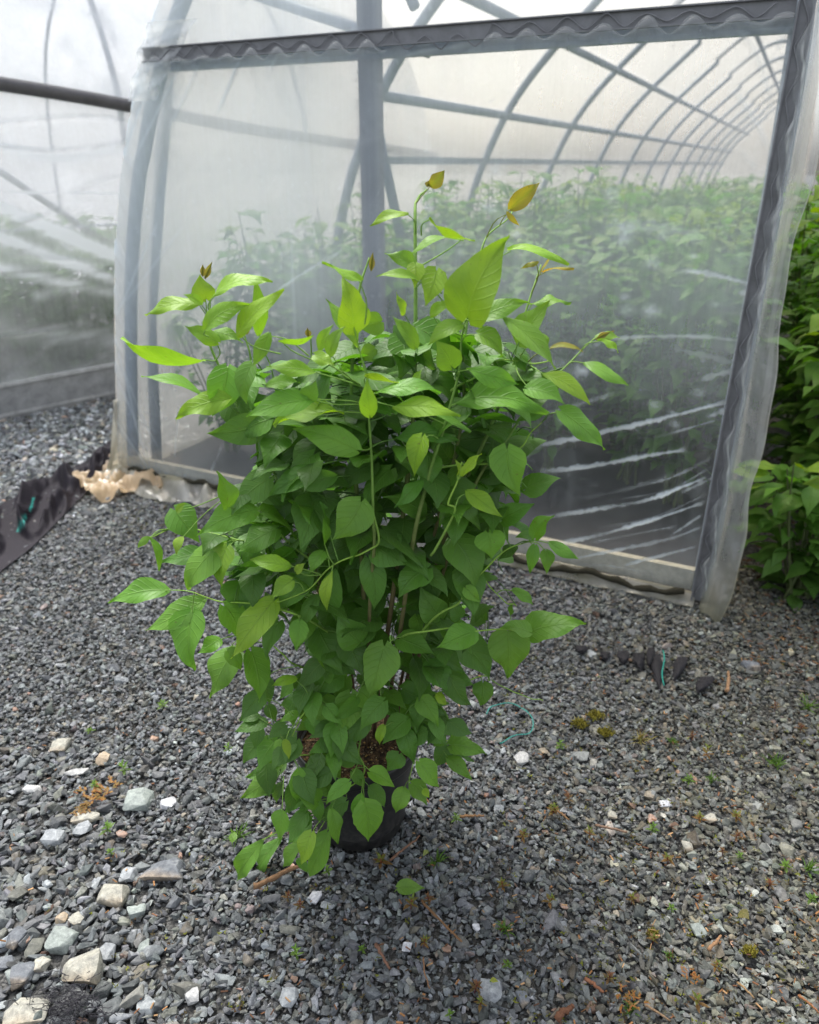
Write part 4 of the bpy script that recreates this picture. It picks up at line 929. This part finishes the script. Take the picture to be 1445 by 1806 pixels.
# ------------------------------------------------------------------ single stones
STONE_T = '''109,1319,42,30,cream|pale cream angular stone at the upper left of the gravel
138,1363,46,20,white|flat whitish stone below the cream angular stone at far left
57,1394,34,19,white|off-white lump of stone near the left edge
247,1411,48,54,greenish|large tilted pale grey-green stone left of the pot
299,1419,33,22,bright|bright white stone just right of the tilted grey-green stone
149,1446,56,22,cream|long cream stone below the dry orange cedar sprig
145,1466,36,33,pale|pale grey stone touching the end of the long cream stone
97,1479,44,28,pale|pale grey blunt stone left of the long cream stone pair
185,1341,25,23,tan|small tan stone by the thin green weed at left
216,1474,23,13,salmon|flat salmon pink stone below the tilted grey-green stone
290,1534,76,48,grey|long grey wedge stone with a tan edge lower left of the pot
229,1546,32,31,pale|pale blocky stone beside the grey wedge stone
200,1582,62,42,cream|large cream stone in front of the grey wedge stone
240,1608,37,27,greenish|grey-green stone right of the large cream stone
31,1655,39,44,grey|blue grey stone at the left edge below the middle
111,1660,54,42,greenish|light greenish slab stone in the lower left gravel
110,1623,22,27,tan|small orange-cream stone above the greenish slab
135,1626,24,31,cream|small pale beige stone beside the orange-cream one
152,1712,78,54,cream|big cream stone speckled dark in the lower left
52,1788,82,46,cream|biggest cream stone cut by the bottom left corner
341,1754,31,43,white|upright whitish oval stone near the bottom
256,1674,28,26,greenish|small pale green rounded stone in the lower left
190,1680,38,30,pale|pale grey chip left of the small green rounded stone
75,1705,29,29,cream|cream block stone above the corner boulder
40,1722,45,38,grey|mid grey stone at the left edge above the corner boulder
557,1585,28,20,bright|crumbly white stone in front of the pot
577,1600,25,12,pale|thin lilac white stone below the crumbly white one
865,1748,40,46,pale|pale grey rock at the bottom right of centre
719,1671,20,19,bright|small bright white pebble low in the centre
840,1638,15,13,bright|tiny lilac white pebble right of the long brown twig
921,1763,24,35,grey|upright grey stone near the pale bottom rock
510,1762,34,29,pale|pale bluish stone at the bottom centre left
921,1341,30,25,white|white angular stone on gravel right of the pot
1211,1497,21,18,cream|round cream stone in the right hand gravel
1172,1420,24,14,bright|white flake stone in the right hand gravel
1150,1446,18,25,salmon|pinkish white wedge stone in the right hand gravel
1080,1440,17,16,cream|little cream stone left of the pinkish wedge
1232,1643,27,26,greenish|rounded mossy green stone at lower right
1324,1176,30,26,grey|grey stone lying near the brown litter at the right
1252,1446,24,17,cream|pale cream stone right of the pinkish wedge
440,1480,0,0,x|'''
TONE = dict(cream=(.33, .32, .27), white=(.40, .40, .39), bright=(.52, .52, .54), greenish=(.25, .28, .26), pale=(.26, .275, .285), tan=(.34, .27, .19), salmon=(.33, .22, .17), grey=(.14, .152, .168))
def rock(x, y, wpx, hpx, tone, label, seed):
    r = np.random.default_rng(seed); c_ = G(x, y+hpx*.1); mp = pxm(c_); w_ = wpx*mp/2
    d_ = min(max(hpx*mp/2*1.15, w_*.45), w_*1.2); zt = min(w_, d_)*r.uniform(.5, .7)
    bm = rock_hull(r, int(r.integers(18, 30)), (1, 1, 1), .3)
    bmesh.ops.bevel(bm, geom=list(bm.edges), offset=.07, segments=2, profile=.6, affect='EDGES', clamp_overlap=True)
    bmesh.ops.triangulate(bm, faces=bm.faces); bmesh.ops.subdivide_edges(bm, edges=bm.edges, cuts=1, use_grid_fill=True)
    v, fa = bm_arrays(bm); v = v*np.array([w_, d_, zt]); v *= (1+.07*vnoise(v/(w_*.45)+seed, seed)[:, None]+.03*vnoise(v/(w_*.15), seed+1)[:, None])
    a = r.uniform(-.25, .25); tl = r.uniform(-.2, .2)
    Ry = np.array([[math.cos(tl), 0, math.sin(tl)], [0, 1, 0], [-math.sin(tl), 0, math.cos(tl)]]); Rz = np.array([[math.cos(a), -math.sin(a), 0], [math.sin(a), math.cos(a), 0], [0, 0, 1]])
    v = v@(Rz@Ry).T; cc = np.tile(np.array(TONE[tone])*r.uniform(.85, 1.1), (len(v), 1))
    if tone in ('grey', 'cream'): m_ = np.clip((-v[:, 1]-d_*.45)/(d_*.3), 0, 1)[:, None]; cc = cc*(1-.5*m_)+np.array([.36, .27, .17])*.5*m_
    mb = MB(); mb.add(v+c_+GZ*(zt*.28+.006), fa, cc)
    me = mb.mesh('stone', M['stone'], False); me.set_sharp_from_angle(angle=.5); me.polygons.foreach_set('use_smooth', [True]*len(me.polygons))
    tag(link('stone', me), label, 'stone', 'larger stones lying in the gravel')
for i, ln in enumerate(STONE_T.split('\n')):
    a, lb = ln.split('|'); x, y, w_, h_, tn = a.split(',')
    if tn != 'x': rock(float(x), float(y), float(w_), float(h_), tn, lb, 300+i)

# ------------------------------------------------------------------ weeds, grass, moss
def seedling(x, y, wpx, kind, label, seed):
    r = np.random.default_rng(seed); c_ = G(x, y, .018); s = wpx*pxm(c_)/2; mb = MB()
    top = {'r': (.22, .010, .035), 'g': (.14, .28, .025), 'm': (.17, .19, .03)}[kind]; lowc = {'r': (.15, .010, .03), 'g': (.11, .18, .025), 'm': (.22, .04, .025)}[kind]
    hh = s*r.uniform(.7, 1.3); st = c_+np.array([r.uniform(-.3, .3)*s, 0, hh]); mb.tube([c_-GZ*.01, (c_+st)/2, st], .0009, lowc, 4, mat=1)
    for lv in range(3):
        n = 4 if lv < 2 else 3; a0 = r.uniform(0, 6.28)
        for j in range(n):
            a = a0+6.28*j/n+r.normal(0, .2); q = c_+(st-c_)*(.25+.36*lv); L = s*(1.0-.2*lv)*r.uniform(.75, 1.15)
            T = nrm((math.cos(a), math.sin(a), .15+.35*lv)); k = lv/2
            add_leaf(mb, q, q+T*L, L*.36, (0, 0, 1), (np.array(lowc)*(1-k)+np.array(top)*k)*r.uniform(.8, 1.25), arch=.08, fold=.3, lance=1., nl=6, na=3, seed=j)
    tag(mb.build('weed_seedling', [M['leaf'], M['stem']]), label, 'weed', 'weed seedlings in the gravel')
SEED_T = '''325,1610,r,30,c|crimson seedling at the bottom, left of the twisted twigs
735,1250,r,22,c|crimson seedling in the middle of the lower right gravel
1055,1185,r,26,c|crimson seedling left of the grass tuft near the right edge
1125,1105,g,30,c|bright green seedling with red base near the right edge
600,1070,m,30,c|bronze green seedling between grey stones in the right gravel
525,940,g,26,c|bright green seedling just below the pinkish wedge stone
740,890,m,30,c|reddish green seedling right of the pinkish wedge stone
905,885,m,34,c|brownish seedling pair level with the pinkish wedge stone, far right
245,960,m,30,c|spreading bronze seedling right of the pot level with its base
75,855,m,28,c|green seedling with scarlet foot right of the pot
690,720,g,28,c|light green seedling left of a small grass tuft on the right
770,600,m,32,c|green seedling with red lower leaves in the upper right gravel
60,1260,m,32,c|olive seedling low in the gravel right of the fallen leaf
435,1250,m,26,c|yellow green seedling in the lower gravel right of centre
810,1555,m,28,c|yellowish seedling below the mossy green stone
730,1720,m,40,c|large bronze seedling at the bottom right
530,1430,m,28,c|olive seedling left of the mossy green stone
705,520,r,22,c|small dark red seedling right of the tuft of dead grass
900,970,r,28,c|rusty red seedling in the right gravel below the brownish pair
845,1035,r,22,c|small rusty seedling left of a green one on the right
920,1055,g,22,c|small green seedling right of the small rusty one
1080,385,r,22,c|rusty seedling high in the right hand gravel
1195,480,r,26,c|rusty seedling by the right edge above the tall grass
1235,1250,g,30,c|yellow green seedling at the right edge below the grass
800,1155,r,24,c|flat brownish red seedling above the crimson one at right
615,1295,g,22,c|tiny lime green seedling left of the crimson one
150,795,r,24,c|rusty seedling right of the pot beside a sliver of wood
110,560,g,26,c|green seedling left of the moss patch right of the pot
230,405,g,24,p|small green seedling in front of the pot's left foot
500,360,m,40,p|bushy green seedling against the pot's right foot
885,140,g,26,p|green seedling at the left end of a short wood sliver
1215,230,m,30,p|bronze seedling cluster right of the pot near a dry twig
745,550,r,30,p|crimson seedling at the head of the long brown twig
650,575,m,38,p|tall olive seedling under the fallen lime green leaf
715,765,m,30,p|olive seedling left of the long brown twig
70,830,g,32,p|bright green seedling at the bottom left of centre
405,800,g,22,p|small green seedling below the pot in the centre
1135,880,g,24,p|lime green seedling above the pale bottom rock
975,1000,r,34,p|crimson seedling touching the pale bottom rock
1005,1075,m,32,p|reddish olive seedling below the pale bottom rock
850,1130,g,22,p|small green seedling at the bottom edge of the centre
1115,480,m,30,p|olive seedling right of the fallen leaf
20,540,r,26,p|dark red seedling in front of the pot by the thick twig
85,580,r,28,p|rusty red seedling between pot and bottom, left of crumbly white stone
1370,95,m,28,p|red and green seedling far right of the pot rim
545,770,g,34,l|big light green rosette seedling below the tilted grey-green stone
1165,360,g,24,l|small green seedling left of the shrub's low leaves
460,265,g,20,l|small green seedling high in the left gravel
830,140,g,30,l|clump of pale green seedlings at the top of the left gravel
565,880,g,20,l|small green seedling beside a rusty wood chip at left
480,545,g,24,l|green seedling above the dry orange cedar sprig
640,470,g,30,l|taller thin green weed above the tilted grey-green stone'''
CR_ = {'c': (945, 1100, 2.558), 'p': (500, 1400, 2.89), 'l': (0, 1200, 2.89)}
for i, ln in enumerate(SEED_T.split('\n')):
    a, lb = ln.split('|'); x, y, k, wp, c = a.split(','); ox, oy, s_ = CR_[c]
    seedling(ox+float(x)/s_, oy+float(y)/s_, float(wp)*1.0, k, lb, 500+i)
def grass(x, y, wpx, label, seed, col=(.10, .20, .03), cat='grass tuft', n=26):
    r = np.random.default_rng(seed); c_ = G(x, y, .008); s = wpx*pxm(c_)/2; mb = MB()
    for i in range(n):
        a = r.uniform(0, 6.28); L = s*r.uniform(.6, 1.3); el = r.uniform(.15, 1.3); d_ = np.array([math.cos(a)*math.cos(el), math.sin(a)*math.cos(el), math.sin(el)])
        b0 = c_+np.array([r.normal(0, .1)*s, r.normal(0, .1)*s, -.004]); t0 = b0+d_*L; t0[2] = max(t0[2], .008)
        add_leaf(mb, b0, t0, .0032, (0, 0, 1), np.array(col)*r.uniform(.7, 1.3), arch=.12, fold=.4, lance=1., nl=6, na=3, seed=i)
    tag(mb.build('grass_tuft', M['leaf']), label, cat, 'grass tufts in the gravel')
for i, (x, y, wp, lb) in enumerate([(1113, 1780, 44, 'dense green grass tuft at the bottom right'), (1428, 1534, 50, 'grass tuft at the right edge beside red seedlings'), (1369, 1350, 50, 'tall spiky grass tuft in the right gravel'),
        (1256, 1378, 34, 'small grass tuft left of the tall spiky one'), (1180, 1686, 26, 'thin grass sprout below the mossy green stone'), (1187, 1309, 26, 'short grass tuft beside the dead straw tuft'), (1424, 1248, 46, 'grass tuft at the right edge near brown litter'),
        (770, 1521, 50, 'fine grass tuft right of the pot foot'), (890, 1640, 44, 'wispy grass tuft right of the fallen leaf twig'), (420, 1475, 54, 'wispy grass left of the pot under the hanging leaves')]):
    grass(x, y, wp, lb, 700+i)
grass(1130, 1305, 46, 'tuft of dead straw coloured grass right of the moss', 730, (.34, .25, .12), 'dead grass', 30)
def moss(x, y, wpx, label, seed, col=(.17, .15, .025)):
    r = np.random.default_rng(seed); mb = MB(); c_ = G(x, y, .01); s = wpx*pxm(c_)/2
    for i in range(240):
        a = r.uniform(0, 6.28); q = s*math.sqrt(r.uniform())*r.uniform(.5, 1); b = c_+np.array([q*math.cos(a), q*math.sin(a)*.8, r.uniform(-.003, .008)])
        t_ = b+np.array([r.normal(0, .5), r.normal(0, .5), 1])*.007; v = np.array([b+(.0022, 0, 0), b-(.0022, 0, 0), t_, b+(0, .0022, 0)])
        mb.add(v, [(0, 1, 2), (1, 3, 2), (3, 0, 2)], np.array(col)*r.uniform(.5, 1.5))
    tag(mb.build('moss', M['moss']), label, 'moss', kind='stuff')
for i, (x, y, wp, lb) in enumerate([(1050, 1263, 34, 'yellow green moss cushion right of the pot'), (1068, 1293, 36, 'olive moss patch just below the yellow green cushion'), (1024, 1278, 36, 'brownish moss patch left of the cushions'), (1150, 1650, 22, 'small moss patch by the mossy green stone'), (1322, 1680, 30, 'dark moss patch at lower right')]): moss(x, y, wp, lb, 800+i)

def moss_flecks():
    r = np.random.default_rng(91); mb = MB()
    for i in range(900):
        q = r.uniform()
        if q < .72: x, y = r.uniform(880, 1460), 1120+690*r.uniform()**1.3
        elif q < .9: x, y = r.normal(265, 45), r.normal(905, 26)
        else: x, y = r.uniform(60, 760), r.uniform(1500, 1815)
        c_ = G(x, y, .009+.007*r.uniform()); k = np.array([(.10, .095, .02), (.13, .14, .02), (.07, .055, .025), (.09, .05, .02)][r.integers(0, 4)])*r.uniform(.6, 1.3)
        for j in range(4):
            a = r.uniform(0, 6.28); d_ = np.array([math.cos(a), math.sin(a), r.uniform(.1, .9)])*r.uniform(.003, .008); o_ = np.array([-math.sin(a), math.cos(a), 0])*r.uniform(.001, .0025)
            b = c_+np.array([r.normal(0, .004), r.normal(0, .004), 0]); mb.add([b+o_, b-o_, b+d_], [(0, 1, 2)], k)
    tag(mb.build('moss_flecks', M['moss']), 'thin scatter of moss and dirt between the stones', 'moss', kind='stuff')
moss_flecks()

# ------------------------------------------------------------------ twigs, chips, fallen leaves
def twig(a, b, rpx, label, seed, col=(.20, .11, .055), bend=.03):
    r = np.random.default_rng(seed); A_, B_ = G(*a, .018), G(*b, .018); d_ = B_-A_; n = 12; rad = rpx*pxm(A_)/2
    pts = [A_+d_*i/(n-1)+np.array([0, 0, rad+.004*math.sin(i/(n-1)*3.1)])+np.cross(nrm(d_), GZ)*np.linalg.norm(d_)*bend*math.sin(i/(n-1)*3.1+r.uniform(-.2, .2))+r.normal(0, rad*.22, 3) for i in range(n)]
    mb = MB(); mb.tube(pts, rad*np.linspace(1.1, .7, n)*r.uniform(.85, 1.15, n), col, 7)
    tag(mb.build('twig', M['wood']), label, 'twig', 'twigs lying on the gravel')
for i, (a, b, rp, lb, c) in enumerate([((449, 1568), (535, 1527), 10, 'thick brown twig poking out below the shrub at left of the pot', (.19, .11, .06)), ((688, 1519), (740, 1476), 4.5, 'thin twig leaning out from the right foot of the pot', (.20, .11, .07)),
        ((744, 1590), (815, 1662), 4.5, 'long brown twig running down right of the fallen leaf', (.18, .10, .05)), ((663, 1667), (688, 1711), 6, 'short reddish stick in the lower centre', (.17, .09, .06)), ((811, 1442), (853, 1441), 5, 'short flat wood sliver right of the pot', (.25, .14, .07)),
        ((1050, 1457), (1105, 1470), 5, 'thin grey brown twig in the right gravel above a green seedling', (.20, .13, .09)), ((1249, 1678), (1272, 1651), 6, 'light brown forked stick right of the mossy stone', (.30, .17, .09)), ((1281, 1221), (1284, 1186), 6, 'upright tan stick near the torn fabric', (.30, .18, .10)),
        ((1032, 1729), (1065, 1753), 7, 'reddish brown bark stick at the bottom right', (.20, .09, .05)), ((1300, 1733), (1330, 1762), 4, 'thin pale straw stick at lower right', (.28, .18, .09)), ((980, 1430), (1004, 1448), 4, 'short twig beside the red footed seedling', (.24, .14, .07)),
        ((1138, 1774), (1182, 1802), 4, 'pale twig by the dense grass tuft at the bottom', (.26, .17, .10)), ((1408, 1757), (1445, 1788), 5, 'rusty stick in the bottom right corner', (.24, .11, .05)), ((982, 1800), (1010, 1776), 12, 'dark red brown bark piece at the bottom edge', (.15, .07, .04)),
        ((748, 1690), (760, 1745), 3, 'curved thin rootlet in the lower centre', (.20, .11, .06)), ((960, 1350), (1100, 1345), .1, '', None)]):
    if c: twig(a, b, rp, lb, 900+i, c, .10 if 'curved' in lb else .03)
def litter():
    r = np.random.default_rng(66); mb = MB()
    for i in range(620):
        if i < 430: x, y = r.uniform(700, 1460), r.uniform(1120, 1815)
        elif i < 520: x, y = r.uniform(-20, 700), r.uniform(1250, 1815)
        else: x, y = r.uniform(1300, 1460), r.uniform(1060, 1200)
        c_ = G(x, y, .016+.004*r.uniform()); L = r.uniform(.005, .018)*(.8 if i < 520 else 1.3); a = r.uniform(0, 6.28); d_ = np.array([math.cos(a), math.sin(a), r.normal(0, .2)])*L
        o_ = np.cross(nrm(d_), GZ)*r.uniform(.0012, .0035); up = GZ*.0016
        mb.box(c_-d_/2-o_/2, d_, o_, up, np.array([(.24, .12, .05), (.17, .08, .04), (.33, .20, .10), (.10, .05, .03)][r.integers(0, 4)])*r.uniform(.7, 1.3))
    tag(mb.build('wood_litter', M['wood'], smooth=False), 'scattered brown bark and wood crumbs among the gravel', 'wood litter', kind='stuff')
litter()
def sprig(x, y, wpx, label, seed, col=(.34, .11, .03)):
    r = np.random.default_rng(seed); mb = MB(); c_ = G(x, y, .02); s = wpx*pxm(c_)/2
    for i in range(16):
        a = r.uniform(0, 6.28); b0 = c_+np.array([r.normal(0, .45)*s, r.normal(0, .4)*s, 0]); e_ = b0+np.array([math.cos(a), math.sin(a), r.uniform(-.1, .25)])*s*r.uniform(.4, .8)
        mb.tube([b0, e_], .0009, col, 4, mat=1)
        for j in range(5):
            q = b0+(e_-b0)*j/5; a2 = a+r.choice([-.7, .7]); add_leaf(mb, q, q+np.array([math.cos(a2), math.sin(a2), .15])*s*.28, s*.13, (0, 0, 1), np.array(col)*r.uniform(.6, 1.4), lance=1., nl=5, na=3, seed=j)
    tag(mb.build('cedar_sprig', [M['leaf'], M['stem']]), label, 'dry sprig')
sprig(172, 1402, 66, 'dry orange cedar sprig on the gravel at left', 11); sprig(1110, 1764, 42, 'dry orange cedar sprig above the grass tuft at the bottom right', 12); sprig(1222, 1724, 26, 'small orange cedar bit at lower right', 13); sprig(145, 1425, 34, 'small brown dead leaf scrap below the orange cedar sprig', 14, (.26, .11, .05))
def fallen(b, t_, wpx, label, seed, col=(.14, .28, .03)):
    b0, t0 = G(*b, .03), G(*t_, .035); mb = MB(); add_leaf(mb, b0, t0, wpx*pxm(b0), (0, -.5, 1), col, arch=.12, fold=.3, lance=.3, seed=seed, nl=11, na=7); mb.tube([b0, b0+(b0-t0)*.12-GZ*.012], .0012, (.15, .25, .05), 4, mat=1)
    tag(mb.build('fallen_leaf', [M['leaf'], M['stem']]), label, 'leaf')
fallen((702, 1566), (750, 1566), 30, 'single lime green leaf fallen on the gravel in front of the pot', 1)
fallen((410, 1485), (413, 1466), 17, 'small yellow green leaf on the gravel left of the pot', 2); fallen((755, 1500), (746, 1512), 9, 'tiny pale curled leaf by the fine grass tuft', 3, (.35, .36, .12)); fallen((1305, 1610), (1322, 1622), 22, 'brown dead leaf at the right gravel', 4, (.17, .09, .045)); fallen((866, 1728), (880, 1732), 9, 'tiny yellow leaf scrap above the pale bottom rock', 5, (.4, .38, .06))

# dark leaf litter under the hedge
r_ = np.random.default_rng(4); mb = MB()
for i in range(700):
    c_ = hp(r_.uniform(3.02, 4.4), r_.uniform(.25, 1.8))+GZ*r_.uniform(.0, .02); a = r_.uniform(0, 6.28); L = r_.uniform(.02, .05)
    add_leaf(mb, c_, c_+np.array([math.cos(a), math.sin(a), r_.uniform(-.1, .2)])*L, L*.5, (0, 0, 1), np.array((.07, .04, .022))*r_.uniform(.4, 1.6), nl=4, na=3, seed=i)
tag(mb.build('leaf_litter', M['moss']), 'dark brown leaf litter under the hedge at the right', 'leaf litter', kind='stuff')
